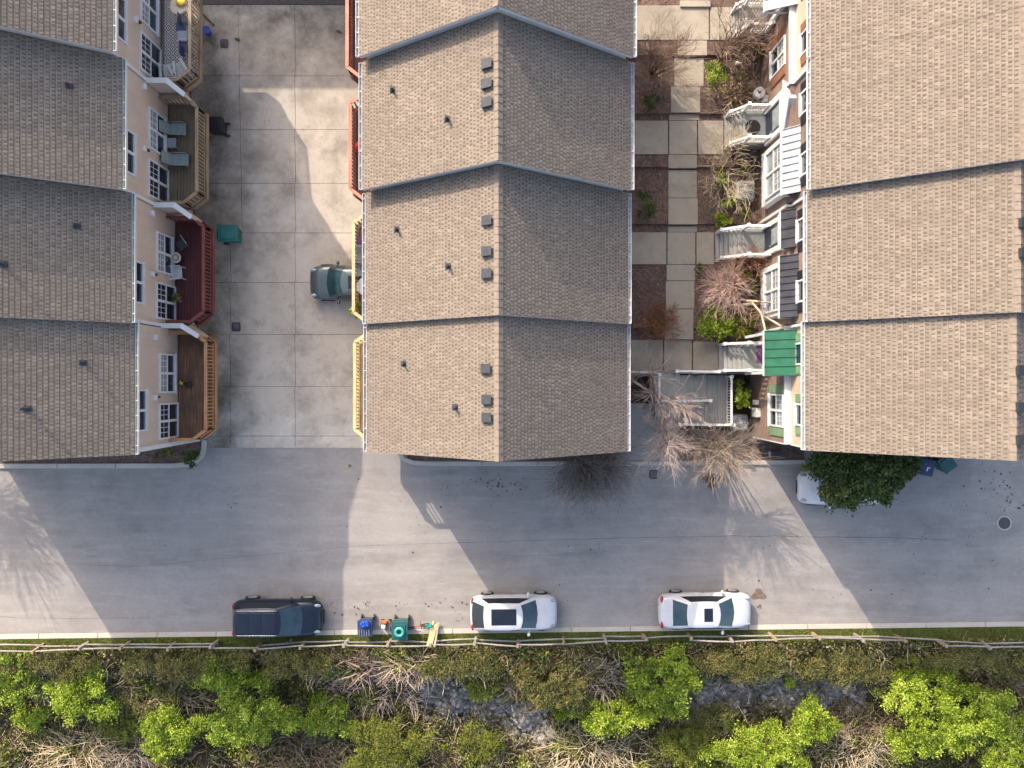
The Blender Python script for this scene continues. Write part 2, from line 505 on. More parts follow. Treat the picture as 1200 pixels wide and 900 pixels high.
# ------------------------------------------------------------------ geometry helpers
class MB:
    """collects shapes in world (or local) coordinates and links them as ONE mesh object"""
    def __init__(s):
        s.v, s.f, s.uv = [], [], {}
    def add(s, vs, fs):
        b = len(s.v)
        s.v += [tuple(q) for q in vs]
        s.f += [tuple(b + i for i in q) for q in fs]
        return s
    def box(s, x0, x1, y0, y1, z0, z1):
        return s.add([(x0, y0, z0), (x1, y0, z0), (x1, y1, z0), (x0, y1, z0), (x0, y0, z1), (x1, y0, z1), (x1, y1, z1), (x0, y1, z1)],
                     [(0, 3, 2, 1), (4, 5, 6, 7), (0, 1, 5, 4), (1, 2, 6, 5), (2, 3, 7, 6), (3, 0, 4, 7)])
    def prism(s, poly, z0, z1):
        n = len(poly)
        z0s = z0 if isinstance(z0, (list, tuple)) else [z0] * n
        z1s = z1 if isinstance(z1, (list, tuple)) else [z1] * n
        vs = [(x, y, z) for (x, y), z in zip(poly, z0s)] + [(x, y, z) for (x, y), z in zip(poly, z1s)]
        fs = [tuple(range(n))[::-1], tuple(range(n, 2 * n))] + [(i, (i + 1) % n, n + (i + 1) % n, n + i) for i in range(n)]
        return s.add(vs, fs)
    def beam(s, p, q, w, h):
        """box from p to q, w wide across, h high (p, q run along its middle)"""
        p, q = Vector(p), Vector(q)
        d = (q - p).normalized()
        up = Vector((0, 0, 1))
        if abs(d.z) > 0.95:
            up = Vector((0, 1, 0))
        sd = d.cross(up).normalized() * w / 2
        u = sd.cross(d).normalized() * h / 2
        vs = []
        for e in (p, q):
            vs += [e - sd - u, e + sd - u, e + sd + u, e - sd + u]
        return s.add(vs, [(0, 1, 2, 3), (7, 6, 5, 4), (0, 4, 5, 1), (1, 5, 6, 2), (2, 6, 7, 3), (3, 7, 4, 0)])
    def tube(s, pts, rad, n=5, cap=True):
        pts = [Vector(p) for p in pts]
        vs, fs = [], []
        for i, p in enumerate(pts):
            d = (pts[min(i + 1, len(pts) - 1)] - pts[max(i - 1, 0)]).normalized()
            a = d.cross(Vector((0.31, 0.17, 0.93)) if abs(d.z) < 0.9 else Vector((1, 0.1, 0))).normalized()
            b = d.cross(a)
            r = rad[i] if isinstance(rad, (list, tuple)) else rad
            for k in range(n):
                t = 2 * math.pi * k / n
                vs.append(p + a * (math.cos(t) * r) + b * (math.sin(t) * r))
        for i in range(len(pts) - 1):
            for k in range(n):
                fs.append((i * n + k, i * n + (k + 1) % n, (i + 1) * n + (k + 1) % n, (i + 1) * n + k))
        if cap:
            fs.append(tuple(range(n))[::-1])
            fs.append(tuple(range((len(pts) - 1) * n, len(pts) * n)))
        return s.add(vs, fs)
    def cyl(s, c, r, z0, z1, n=16, r2=None):
        r2 = r if r2 is None else r2
        vs = [(c[0] + r * math.cos(2 * math.pi * k / n), c[1] + r * math.sin(2 * math.pi * k / n), z0) for k in range(n)]
        vs += [(c[0] + r2 * math.cos(2 * math.pi * k / n), c[1] + r2 * math.sin(2 * math.pi * k / n), z1) for k in range(n)]
        fs = [tuple(range(n))[::-1], tuple(range(n, 2 * n))] + [(k, (k + 1) % n, n + (k + 1) % n, n + k) for k in range(n)]
        return s.add(vs, fs)
    def ball(s, c, rx, ry, rz, nu=12, nv=8):
        vs = [(c[0], c[1], c[2] - rz)]
        for j in range(1, nv):
            t = math.pi * j / nv
            for i in range(nu):
                p = 2 * math.pi * i / nu
                vs.append((c[0] + rx * math.sin(t) * math.cos(p), c[1] + ry * math.sin(t) * math.sin(p), c[2] - rz * math.cos(t)))
        vs.append((c[0], c[1], c[2] + rz))
        fs = [(0, 1 + (i + 1) % nu, 1 + i) for i in range(nu)]
        for j in range(nv - 2):
            for i in range(nu):
                a = 1 + j * nu
                fs.append((a + i, a + (i + 1) % nu, a + nu + (i + 1) % nu, a + nu + i))
        a = 1 + (nv - 2) * nu
        fs += [(a + i, a + (i + 1) % nu, len(vs) - 1) for i in range(nu)]
        return s.add(vs, fs)
    def ring(s, c, r_in, r_out, z0, z1, n=24):
        vs = []
        for r, z in ((r_in, z0), (r_out, z0), (r_out, z1), (r_in, z1)):
            vs += [(c[0] + r * math.cos(2 * math.pi * k / n), c[1] + r * math.sin(2 * math.pi * k / n), z) for k in range(n)]
        fs = []
        for j in range(4):
            for k in range(n):
                fs.append((j * n + k, j * n + (k + 1) % n, ((j + 1) % 4) * n + (k + 1) % n, ((j + 1) % 4) * n + k))
        return s.add(vs, fs)
    def build(s, name, mat, parent=None, smooth=False, bevel=0.0, local=False, subsurf=0):
        me = bpy.data.meshes.new(name)
        if parent is not None and not local:
            wl = Vector(parent.location)
            if parent.parent is not None:
                wl = wl + Vector(parent.parent.location)
            off = wl
        elif parent is None and not local:
            a = np.array(s.v)
            off = Vector(((a[:, 0].min() + a[:, 0].max()) / 2, (a[:, 1].min() + a[:, 1].max()) / 2, a[:, 2].min()))
        else:
            off = Vector((0, 0, 0))
        me.from_pydata([(x - off.x, y - off.y, z - off.z) for x, y, z in s.v], [], s.f)
        if s.uv:
            l = me.uv_layers.new(name='UVMap')
            for fi, uvs in s.uv.items():
                for li, q in zip(me.polygons[fi].loop_indices, uvs):
                    l.data[li].uv = q
        me.materials.append(M[mat])
        if smooth:
            me.polygons.foreach_set('use_smooth', [True] * len(me.polygons))
        o = bpy.data.objects.new(name, me)
        COL.objects.link(o)
        if parent is not None:
            o.parent = parent
        else:
            o.location = off
        if subsurf:
            sm = o.modifiers.new('subsurf', 'SUBSURF')
            sm.levels = sm.render_levels = subsurf
        if bevel:
            bv = o.modifiers.new('bevel', 'BEVEL')
            bv.width = bevel
            bv.segments = 2
            bv.limit_method = 'ANGLE'
        return o

def tag(o, label, cat, group=None):
    o['label'] = label
    o['category'] = cat
    if group:
        o['group'] = group
    return o

def struct(o):
    o['kind'] = 'structure'
    return o

def stuff(o, label=None, cat=None):
    o['kind'] = 'stuff'
    if label:
        o['label'] = label
        o['category'] = cat
    return o

def thing(name, label, cat, loc, rotz=0.0, group=None):
    o = bpy.data.objects.new(name, None)
    o.empty_display_size = 0.3
    COL.objects.link(o)
    o.location = loc
    o.rotation_euler = (0, 0, rotz)
    return tag(o, label, cat, group)

def dup(root, loc, rotz, label, group=None):
    r = root.copy()
    COL.objects.link(r)
    r.location = loc
    r.rotation_euler = (0, 0, rotz)
    r['label'] = label
    if group:
        r['group'] = group
    for ch in list(root.children):
        c = ch.copy()
        COL.objects.link(c)
        c.parent = r
        for g in list(ch.children):
            d = g.copy()
            COL.objects.link(d)
            d.parent = c
    return r

SLOPE = 0.08                       # the driveway climbs away from the street
def zdrive(y):
    return max(0.0, SLOPE * (y + 3.2))
def P(px, py, z=0.0):
    s = (H - z) / F
    return Vector(((px - 600) * s, (450 - py) * s, z))
def PD(px, py, dz=0.0):
    z = 0.0
    for _ in range(8):
        q = P(px, py, z)
        z = zdrive(q.y) + dz
    return P(px, py, z)

def leaf_mesh(name, mat, pts, size, parent=None, tint=None, flat=0.5, aspect=0.55, loc=None):
    """N single leaves (folded diamonds) as one mesh"""
    n = len(pts)
    pts = np.asarray(pts, float)
    nrm = nr.normal(size=(n, 3))
    nrm[:, 2] = np.abs(nrm[:, 2]) + flat * 1.6
    nrm /= np.linalg.norm(nrm, axis=1)[:, None]
    u = np.cross(nrm, nr.normal(size=(n, 3)))
    u /= np.linalg.norm(u, axis=1)[:, None] + 1e-9
    w = np.cross(nrm, u)
    s = np.asarray(size).reshape(-1, 1) * np.ones((n, 1))
    a = pts - u * s * 0.5
    b = pts + w * s * aspect * 0.5 + nrm * s * 0.08
    c = pts + u * s * 0.5
    d = pts - w * s * aspect * 0.5 + nrm * s * 0.08
    v = np.stack([a, b, c, d], 1).reshape(-1, 3)
    off = Vector((0, 0, 0))
    if parent is not None:
        off = Vector(parent.location)
    elif loc is not None:
        off = Vector(loc)
    v = v - np.array(off)
    me = bpy.data.meshes.new(name)
    me.vertices.add(4 * n)
    me.vertices.foreach_set('co', v.astype(np.float32).ravel())
    me.loops.add(4 * n)
    me.loops.foreach_set('vertex_index', np.arange(4 * n, dtype=np.int32))
    me.polygons.add(n)
    me.polygons.foreach_set('loop_start', np.arange(0, 4 * n, 4, dtype=np.int32))
    if tint is None:
        tint = nr.random(n)
    at = me.attributes.new('tint', 'FLOAT', 'POINT')
    at.data.foreach_set('value', np.repeat(np.clip(tint, 0, 1), 4).astype(np.float32))
    me.update()
    me.validate()
    me.materials.append(M[mat])
    o = bpy.data.objects.new(name, me)
    COL.objects.link(o)
    if parent is not None:
        o.parent = parent
    else:
        o.location = off
    return o

def crown_points(c, rx, ry, rz, n, lobes=9, lump=0.45, shell=0.55, dense=1.0):
    """leaf positions: many small leafy sprays standing over an uneven dome about c, with gaps between them"""
    m = max(7, int(dense * 1.25 * math.pi * rx * ry / 0.075))
    ph = nr.random(4) * 6.283
    C, S = [], []
    while len(C) < m:
        a = nr.random() * 6.283
        edge = 0.80 + 0.16 * math.sin(3 * a + ph[0]) + 0.12 * math.sin(5 * a + ph[1]) + 0.07 * math.sin(9 * a + ph[2])
        r = math.sqrt(nr.random()) * 1.08
        if r > edge:
            continue
        dome = math.sqrt(max(0.05, 1 - (r * 0.92) ** 2))
        C.append((math.cos(a) * r * rx, math.sin(a) * r * ry, rz * (dome * (0.35 + 0.65 * nr.random()) - 0.15 - 0.25 * (nr.random() < 0.25))))
        S.append(min(0.34, 0.5 * min(rx, ry)) * (0.34 + 0.62 * nr.random()))
    C, S = np.array(C), np.array(S)
    w = S ** 2
    idx = nr.choice(m, n, p=w / w.sum())
    d = nr.normal(size=(n, 3)) * np.array([0.55, 0.55, 0.34])
    # each spray leans outward and a little down at its tip
    out = C[idx] / (np.linalg.norm(C[idx] / np.array([rx, ry, rz]), axis=1)[:, None] + 1e-6)
    t = nr.random(n)[:, None]
    pos = C[idx] + d * S[idx][:, None] + out * t * 0.10 * np.array([1, 1, -0.4])
    return pos + np.array(c, float), nr.random(m)[idx]

def trunk_into(mb, base, top, r, nb=5, spread=0.6):
    base, top = Vector(base), Vector(top)
    mid = base.lerp(top, 0.5) + Vector((rng.uniform(-.1, .1), rng.uniform(-.1, .1), 0))
    mb.tube([base, mid, top], [r, r * 0.75, r * 0.4], 6)
    L = (top - base).length
    for k in range(nb):
        t = rng.uniform(0.35, 0.9)
        p = base.lerp(top, t)
        a = rng.uniform(0, 6.28)
        e = p + Vector((math.cos(a) * L * spread, math.sin(a) * L * spread, L * 0.3 * rng.random()))
        m = p.lerp(e, 0.5) + Vector((0, 0, L * 0.08))
        mb.tube([p, m, e], [r * 0.4, r * 0.28, r * 0.1], 4)

def bush(name, label, cat, c, rx, ry, rz, n, mat, size=0.11, bark='bark_brown', lobes=9, lump=0.45, base_z=None, group=None, flat=0.5, trunk=True, shell=0.55, dense=1.0):
    """a leafy shrub or tree: stems + crown of separate leaves"""
    bz = c[2] - rz * 1.1 if base_z is None else base_z
    t = thing(name, label, cat, (c[0], c[1], bz), 0, group)
    pts, lt = crown_points(c, rx, ry, rz, n, lobes, lump, shell, dense)
    tint = np.clip(0.55 * lt + 0.45 * nr.random(n) + 0.06 * nr.normal(size=n), 0, 1)
    leaf_mesh('crown' if cat == 'tree' else 'foliage', mat, pts, size * (0.6 + 0.8 * nr.random(n)), t, tint, flat)
    mb = MB()
    trunk_into(mb, (c[0], c[1], bz - 0.1), (c[0] + rng.uniform(-.1, .1), c[1], c[2] + rz * 0.2), max(0.03, min(rx, ry) * 0.06), 7, 0.5 * min(rx, ry) / max(0.3, (c[2] - bz)))
    mb.build('trunk' if cat == 'tree' else 'stem', bark, t)
    return t

def branch(mb, tw, p, d, L, r, lvl, maxl, up, wig, kids):
    n = 4
    pts = [Vector(p)]
    dd = Vector(d).normalized()
    for i in range(n):
        dd = (dd + Vector((rng.gauss(0, wig), rng.gauss(0, wig), rng.gauss(0, wig) + up))).normalized()
        pts.append(pts[-1] + dd * (L / n))
    rad = [max(0.006, r * (1 - 0.55 * i / n)) for i in range(n + 1)]
    (mb if lvl < 2 else tw).tube(pts, rad, 5 if lvl == 0 else (4 if lvl == 1 else 3), cap=(lvl < 2))
    if lvl >= maxl:
        return
    for k in range(kids[min(lvl, len(kids) - 1)]):
        i = rng.randint(1, n)
        q = pts[i]
        base = (pts[i] - pts[i - 1]).normalized()
        a = base.cross(Vector((rng.gauss(0, 1), rng.gauss(0, 1), rng.gauss(0, 1)))).normalized()
        nd = (base + a * rng.uniform(0.35, 0.85)).normalized()
        branch(mb, tw, q, nd, L * rng.uniform(0.55, 0.85), rad[i] * 0.62, lvl + 1, maxl, up, wig, kids)

def bare(name, label, cat, base, height, stems, spread, rad, bark, twig, kids=(4, 5, 4), maxl=3, up=0.04, wig=0.10, lean=(0, 0), group=None):
    t = thing(name, label, cat, base, 0, group)
    mb, tw = MB(), MB()
    for k in range(stems):
        a = 2 * math.pi * (k + rng.random() * 0.7) / stems
        d = Vector((math.cos(a) * spread + lean[0], math.sin(a) * spread + lean[1], 1.0))
        b = Vector(base) + Vector((math.cos(a) * 0.06, math.sin(a) * 0.06, -0.05))
        branch(mb, tw, b, d, height * rng.uniform(0.4, 0.55), rad, 0, maxl, up, wig, kids)
    mb.build('trunk' if cat == 'tree' else 'stem', bark, t, smooth=True)
    tw.build('crown' if cat == 'tree' else 'twigs', twig, t)
    return t

def pollard(name, label, cat, base, knobs, ntw, L, r, bark, twig, rstem=.07, up=.35, out=None, droop=0.0, group=None):
    """pruned tree: thick stems ending in knobs, each knob a spray of long thin twigs"""
    t = thing(name, label, cat, base, 0, group)
    mb, tw = MB(), MB()
    bc = Vector(base)
    cen = Vector((0, 0, 0))
    for k in knobs:
        cen += Vector(k)
    cen /= len(knobs)
    for k in knobs:
        k = Vector(k)
        m1 = bc.lerp(k, .45) + Vector((rng.gauss(0, .06), rng.gauss(0, .06), 0))
        mb.tube([bc + Vector((0, 0, -.1)), m1, k], [rstem, rstem * .8, rstem * .62], 7)
        mb.ball(k, rstem * .8, rstem * .8, rstem * .8, 7, 5)
        od = Vector((k.x - cen.x, k.y - cen.y, 0))
        for q in range(int(ntw * .62)):
            d = Vector((rng.gauss(0, 1), rng.gauss(0, 1), 0)).normalized() * rng.uniform(.2, 1.0) + Vector((0, 0, up * rng.uniform(.3, 2.2)))
            d = (d + od * .6 + (Vector(out) if out else Vector((0, 0, 0)))).normalized()
            l = L * rng.choice((.55, .8, 1.0, 1.2)) * rng.uniform(.8, 1.1)
            pts = [k + Vector((rng.gauss(0, .07), rng.gauss(0, .07), rng.gauss(0, .06)))]
            for i in range(5):
                d = (d + Vector((rng.gauss(0, .10), rng.gauss(0, .10), rng.gauss(0, .10) - droop))).normalized()
                pts.append(pts[-1] + d * l / 5)
            rr = r * rng.uniform(.7, 1.35)
            tw.tube(pts, [rr, rr * .9, rr * .75, rr * .6, rr * .5, rr * .35], 3, cap=False)
            for z in range(4):
                i = rng.randint(1, 4)
                d2 = (pts[i + 1] - pts[i]).normalized()
                e = (d2 + Vector((rng.gauss(0, .42), rng.gauss(0, .42), rng.gauss(0, .35)))).normalized() * l * rng.uniform(.2, .45)
                tw.tube([pts[i], pts[i] + e * .5 + Vector((rng.gauss(0, .02), rng.gauss(0, .02), .01)), pts[i] + e], [rr * .6, rr * .5, rr * .3], 3, cap=False)
    mb.build('trunk' if cat == 'tree' else 'stem', bark, t, smooth=True)
    tw.build('crown' if cat == 'tree' else 'twigs', twig, t)
    return t
# ================================================================== THE SETTING
def sheet(name, poly, z, mat, thick=None):
    mb = MB()
    if thick:
        mb.prism(poly, z - thick, z)
    else:
        mb.add([(x, y, z) for x, y in poly], [tuple(range(len(poly)))])
    return struct(mb.build(name, mat))

def south_edge(x):                 # the street's south kerb runs a little askew
    return -12.70 + (x + 26) * 0.0125

def creek_mid(x):
    return float(np.interp(x, [-30, -5.2, -1.8, 1.8, 5.4, 9.0, 13.6, 18.1, 20.8, 30], [-15.6, -15.9, -17.0, -18.1, -18.0, -16.9, -16.3, -16.5, -17.3, -18]))

def bank_z(x, y):
    e = south_edge(x) - 1.05
    if y > e:
        return -0.03
    d = e - y
    z = -2.3 * (1 - math.exp(-(d / 2.4) ** 1.6))
    if d > 5:
        z += (d - 5) * 0.10
    n = 0.22 * math.sin(x * 1.3 + y * 0.7) + 0.14 * math.sin(x * 2.9 - y * 2.1) + 0.08 * math.sin(x * 5.3 + y * 4.3)
    return z + n * min(1, d / 1.2) - 0.03

# ground: one sheet out to the horizon
xs = list(np.concatenate([np.array([-300, -120, -60, -40]), np.arange(-30, 30.1, 0.5), np.array([40, 60, 120, 300])]))
ys = list(np.concatenate([np.array([-300, -120, -60, -40, -30]), np.arange(-26, -11.9, 0.35), np.array([-11.5, -3, 5, 12, 20, 40, 60, 120, 300])]))
mb = MB()
for y in ys:
    for x in xs:
        mb.v.append((float(x), float(y), bank_z(float(x), float(y)) if y < -11.9 else -0.06))
nx = len(xs)
for j in range(len(ys) - 1):
    for i in range(nx - 1):
        mb.f.append((j * nx + i, j * nx + i + 1, (j + 1) * nx + i + 1, (j + 1) * nx + i))
struct(mb.build('ground', 'bank', smooth=True))

# road
sheet('road', [(-70, south_edge(-70)), (70, south_edge(70)), (70, -3.05), (-70, -3.05)], 0.0, 'asphalt')
# long seams and cracks in the asphalt
def crack(pts, w, name='road_seam'):
    mb = MB()
    L = []
    for i in range(len(pts) - 1):
        a, b = Vector(pts[i]), Vector(pts[i + 1])
        n = max(2, int((b - a).length / 0.5))
        for k in range(n):
            L.append(a.lerp(b, k / n))
    L.append(Vector(pts[-1]))
    for i, p in enumerate(L):
        ww = w * rng.uniform(0.4, 1.1)
        o = rng.gauss(0, 0.012)
        mb.v += [(p.x, p.y + o - ww / 2, 0.004), (p.x, p.y + o + ww / 2, 0.004)]
    for i in range(len(L) - 1):
        mb.f.append((2 * i, 2 * i + 2, 2 * i + 3, 2 * i + 1))
    return struct(mb.build(name, 'tar'))
crack([P(600, 634), P(760, 630), P(860, 628), P(1040, 630), P(1115, 633)], 0.035)
crack([P(100, 662), P(170, 664), P(250, 655), P(420, 640), P(600, 634)], 0.022)
crack([P(0, 723), P(60, 725), P(180, 724)], 0.02)
crack([P(600, 652), P(700, 648)], 0.018)

# concrete driveway between the rows, slab by slab with open joints
xl = [-15.75, None, None, -6.6]
ylines = [525, 511, 453, 392, 331, 273, 215, 152, 89, 6]
mb = MB()
bed = MB()
yw = [PD(400, q).y for q in ylines]
for j in range(len(yw) - 1):
    ya, yb = yw[j], yw[j + 1]
    z = zdrive((ya + yb) / 2)
    s = (H - z) / F
    x1 = (272 - 600 + 12 * min(1, max(0, (392 - ylines[j]) / -120.0))) * s if ylines[j] > 300 else (284 - 600 - 6 * (300 - ylines[j]) / 300.0) * s
    if ylines[j] > 330:
        x1 = (270 - 600) * s
    x2 = (346 - 600) * s
    g = 0.009
    cols = [-15.75, x1, x2, -5.9]
    for i in range(3):
        a, b = cols[i] + g, cols[i + 1] - g
        vs = []
        for zz in (-0.12, 0.0):
            for x, y in ((a, ya + g), (b, ya + g), (b, yb - g), (a, yb - g)):
                vs.append((x, y, zdrive(y) + zz + 0.012))
        mb.add(vs, [(0, 3, 2, 1), (4, 5, 6, 7), (0, 1, 5, 4), (1, 2, 6, 5), (2, 3, 7, 6), (3, 0, 4, 7)])
struct(mb.build('driveway', 'concrete'))
mb = MB()
mb.add([(-15.8, -3.3, -0.05), (-5.8, -3.3, -0.05), (-5.8, 40, zdrive(40) - 0.03), (-15.8, 40, zdrive(40) - 0.03)], [(0, 1, 2, 3)])
struct(mb.build('driveway_bed', 'bark_brown'))
mb = MB()                                          # dark asphalt apron north of the slabs
mb.add([(-15.8, yw[-1] + 0.05, zdrive(yw[-1])), (-5.8, yw[-1] + 0.05, zdrive(yw[-1])), (-5.8, 24, zdrive(24)), (-15.8, 24, zdrive(24))], [(0, 1, 2, 3)])
struct(mb.build('back_lane', 'bark_dark'))

# kerbs
def kerb(name, pts, w=0.28, h=0.12, gap=3.0, z=0.0):
    mb = MB()
    P2 = [Vector((p[0], p[1])) for p in pts]
    for i in range(len(P2) - 1):
        a, b = P2[i], P2[i + 1]
        n = max(1, int(round((b - a).length / gap)))
        for k in range(n):
            p, q = a.lerp(b, k / n), a.lerp(b, (k + 1) / n)
            d = (q - p).normalized()
            e = 0.012 if (b - a).length > 1.5 else -0.02
            p, q = p + d * e, q - d * e
            mb.beam((p.x, p.y, z + h / 2 - 0.06), (q.x, q.y, z + h / 2 - 0.06), w, h + 0.12)
    return struct(mb.build(name, 'kerb', bevel=0.02))
def px2(*ps):
    return [P(a, b)[:2] for a, b in ps]
kerb('kerb', px2((-700, 546), (0, 546), (205, 545.5), (222, 543.5), (231, 540), (237, 534), (239.5, 526), (240, 516)), 0.24, 0.12)
kerb('kerb', px2((468, 530), (473, 538), (485, 542), (500, 543), (760, 543), (890, 542), (944, 541)), 0.22, 0.12)
mb = MB()
x = -60.0
while x < 60:                                      # flat gutter-and-kerb along the south side
    a, b = x + 0.012, x + 3.0 - 0.012
    mb.prism([(a, south_edge(a) - 0.24), (b, south_edge(b) - 0.24), (b, south_edge(b)), (a, south_edge(a))], -0.1, [0.05, 0.05, 0.03, 0.03])
    x += 3.0
struct(mb.build('kerb', 'kerb', bevel=0.012))
mb = MB()
mb.add([(-60, south_edge(-60) - 0.92, 0.015), (60, south_edge(60) - 0.92, 0.015), (60, south_edge(60) - 0.24, 0.03), (-60, south_edge(-60) - 0.24, 0.03)], [(0, 1, 2, 3)])
struct(mb.build('grass_verge', 'turf'))

# planted strips in front of the gables
mb = MB()
mb.prism([(-40, -4.02), (-17.1, -4.0), (-16.4, -3.93), (-16.0, -3.78), (-15.8, -3.55), (-15.68, -3.2), (-15.66, -2.75), (-40, -2.6)], -0.1, 0.06)
struct(mb.build('planting_bed', 'soil'))
mb = MB()
mb.prism([(-5.3, -3.86), (8.0, -3.86), (8.0, -2.6), (-5.3, -2.6)], -0.1, 0.055)
mb.prism([(8.4, -3.84), (14.8, -3.80), (14.8, -2.6), (8.4, -2.2)], -0.1, 0.055)
struct(mb.build('planting_bed', 'soil'))
mb = MB()
mb.prism([(5.4, -3.88), (8.4, -3.88), (8.4, -1.0), (5.4, -1.0)], -0.1, 0.07)
struct(mb.build('sidewalk', 'greycon'))

# garden between the two right-hand rows: mulch terraces and concrete walks
TIER = [(-0.1, 2.75, 1.20), (2.75, 7.85, 1.35), (7.85, 10.6, 1.50), (10.6, 13.15, 1.65), (13.15, 15.95, 1.80), (15.95, 24.0, 1.95)]
def gz(y):
    for a, b, z in TIER:
        if y < b:
            return z
    return TIER[-1][2]
mb = MB()
for a, b, z in TIER:
    mb.box(4.6, 12.2, a if a > 0 else 0.62, b, -0.05, z - 0.05)
struct(mb.build('garden_bed', 'soil'))
mb = MB()
G = 0.012
def slab(x0, x1, y0, y1, z):
    mb.box(x0 + G, x1 - G, y0 + G, y1 - G, z - 0.16, z)
def pslab(xa, ya, xb, yb, dz=0.0):
    """slab from photo corners"""
    y = P(0, (ya + yb) / 2, 1.5).y
    z = gz(y) + dz
    a, b = P(xa, yb, z), P(xb, ya, z)
    slab(a.x, b.x, a.y, b.y, z)
for r in [(797, 0, 833, 8, 0.1), (741, 6, 831, 47, 0), (832, 8, 858, 47, 0), (794, 47, 829, 65, -0.02),
          (790, 68, 825, 101, 0), (786, 101, 821, 132, 0), (784, 133, 820, 141, -0.02),
          (741, 141, 783, 181, 0), (784, 141, 817, 181, 0), (818, 141, 848, 181, 0), (783, 181, 817, 197, 0.0),
          (783, 199, 817, 232, 0), (783, 232, 818, 263, 0), (783, 265, 817, 272, -0.03),
          (739, 272, 781, 310, 0), (782, 272, 815, 310, 0), (816, 272, 837, 310, 0), (781, 310, 815, 329, 0), (780, 329, 814, 362, 0),
          (779, 362, 813, 398, 0), (739, 398, 777, 437, 0), (778, 398, 811, 437, 0), (812, 400, 842, 434, 0)]:
    pslab(*r)
struct(mb.build('path', 'walk', bevel=0.01))

# stair well at the garden's south end
mb = MB()
mb.box(4.7, 12.1, 0.50, 0.66, -0.1, 1.16)
struct(mb.build('retaining_wall', 'greycon'))
# ================================================================== BUILDINGS
def roof_z(u, x):
    return u['ze'] + (u['zr'] - u['ze']) * ((x - u['xw']) / (u['xr'] - u['xw']) if x <= u['xr'] else (u['xe'] - x) / (u['xe'] - u['xr']))

def on_roof(u, px, py):
    """the point of unit u's roof seen at photo pixel px, py"""
    z = u['ze'] + 1.5
    for _ in range(30):
        q = P(px, py, z)
        z = 0.5 * z + 0.5 * roof_z(u, q.x)
    q = P(px, py, z)
    return Vector((q.x, q.y, z))

def slope_mesh(mb, xa, xb, za, zb, y0, y1, step, tab=0.155):
    """courses of shingles from eave (xa, za) to ridge (xb, zb), each lapping the one below"""
    n = int(round(abs(xb - xa) / step))
    off = rng.random() * 50
    for i in range(n):
        t0, t1 = i / n, (i + 1) / n
        x0, x1 = xa + (xb - xa) * t0, xa + (xb - xa) * t1
        z0, z1 = za + (zb - za) * t0, za + (zb - za) * t1
        lift = 0.028
        b = len(mb.v)
        mb.v += [(x0, y0, z0 + lift), (x0, y1, z0 + lift), (x1, y1, z1 + 0.004), (x1, y0, z1 + 0.004), (x0, y0, z0 - 0.01), (x0, y1, z0 - 0.01)]
        f = len(mb.f)
        if xb > xa:
            mb.f += [(b, b + 3, b + 2, b + 1), (b + 4, b, b + 1, b + 5), (b, b + 4, b + 3), (b + 1, b + 2, b + 5)]
            order = [(y0, 0), (y0, 1), (y1, 1), (y1, 0)]
        else:
            mb.f += [(b, b + 1, b + 2, b + 3), (b + 4, b + 5, b + 1, b), (b, b + 3, b + 4), (b + 1, b + 5, b + 2)]
            order = [(y0, 0), (y1, 0), (y1, 1), (y0, 1)]
        mb.uv[f] = [(off + y / tab, i + 100 + k * 0.98) for y, k in order]
        mb.uv[f + 1] = [(off + y0 / tab, i + 100.02)] * 4

def gutter(mb, moss, x, sgn, y0, y1, z):
    """open gutter hung outside the eave at x; sgn = outward"""
    o = x + sgn * 0.015
    w = 0.115 * sgn
    mb.box(min(o, o + 0.012 * sgn), max(o, o + 0.012 * sgn), y0, y1, z - 0.13, z - 0.02)
    a, b = o + w, o + w + 0.018 * sgn
    mb.box(min(a, b), max(a, b), y0, y1, z - 0.13, z + 0.01)
    a, b = o + 0.012 * sgn, o + w
    mb.box(min(a, b), max(a, b), y0, y1, z - 0.135, z - 0.12)
    for ye in (y0, y1 - 0.015):
        a, b = o + 0.012 * sgn, o + w
        mb.box(min(a, b), max(a, b), ye, ye + 0.015, z - 0.12, z)
    y = y0 + 0.35
    while y < y1:
        a, b = o + 0.012 * sgn, o + w
        mb.box(min(a, b), max(a, b), y, y + 0.03, z - 0.03, z - 0.005)
        y += 0.62
    a, b = o + 0.014 * sgn, o + w - 0.002 * sgn
    moss.box(min(a, b), max(a, b), y0 + 0.02, y1 - 0.02, z - 0.119, z - 0.085)

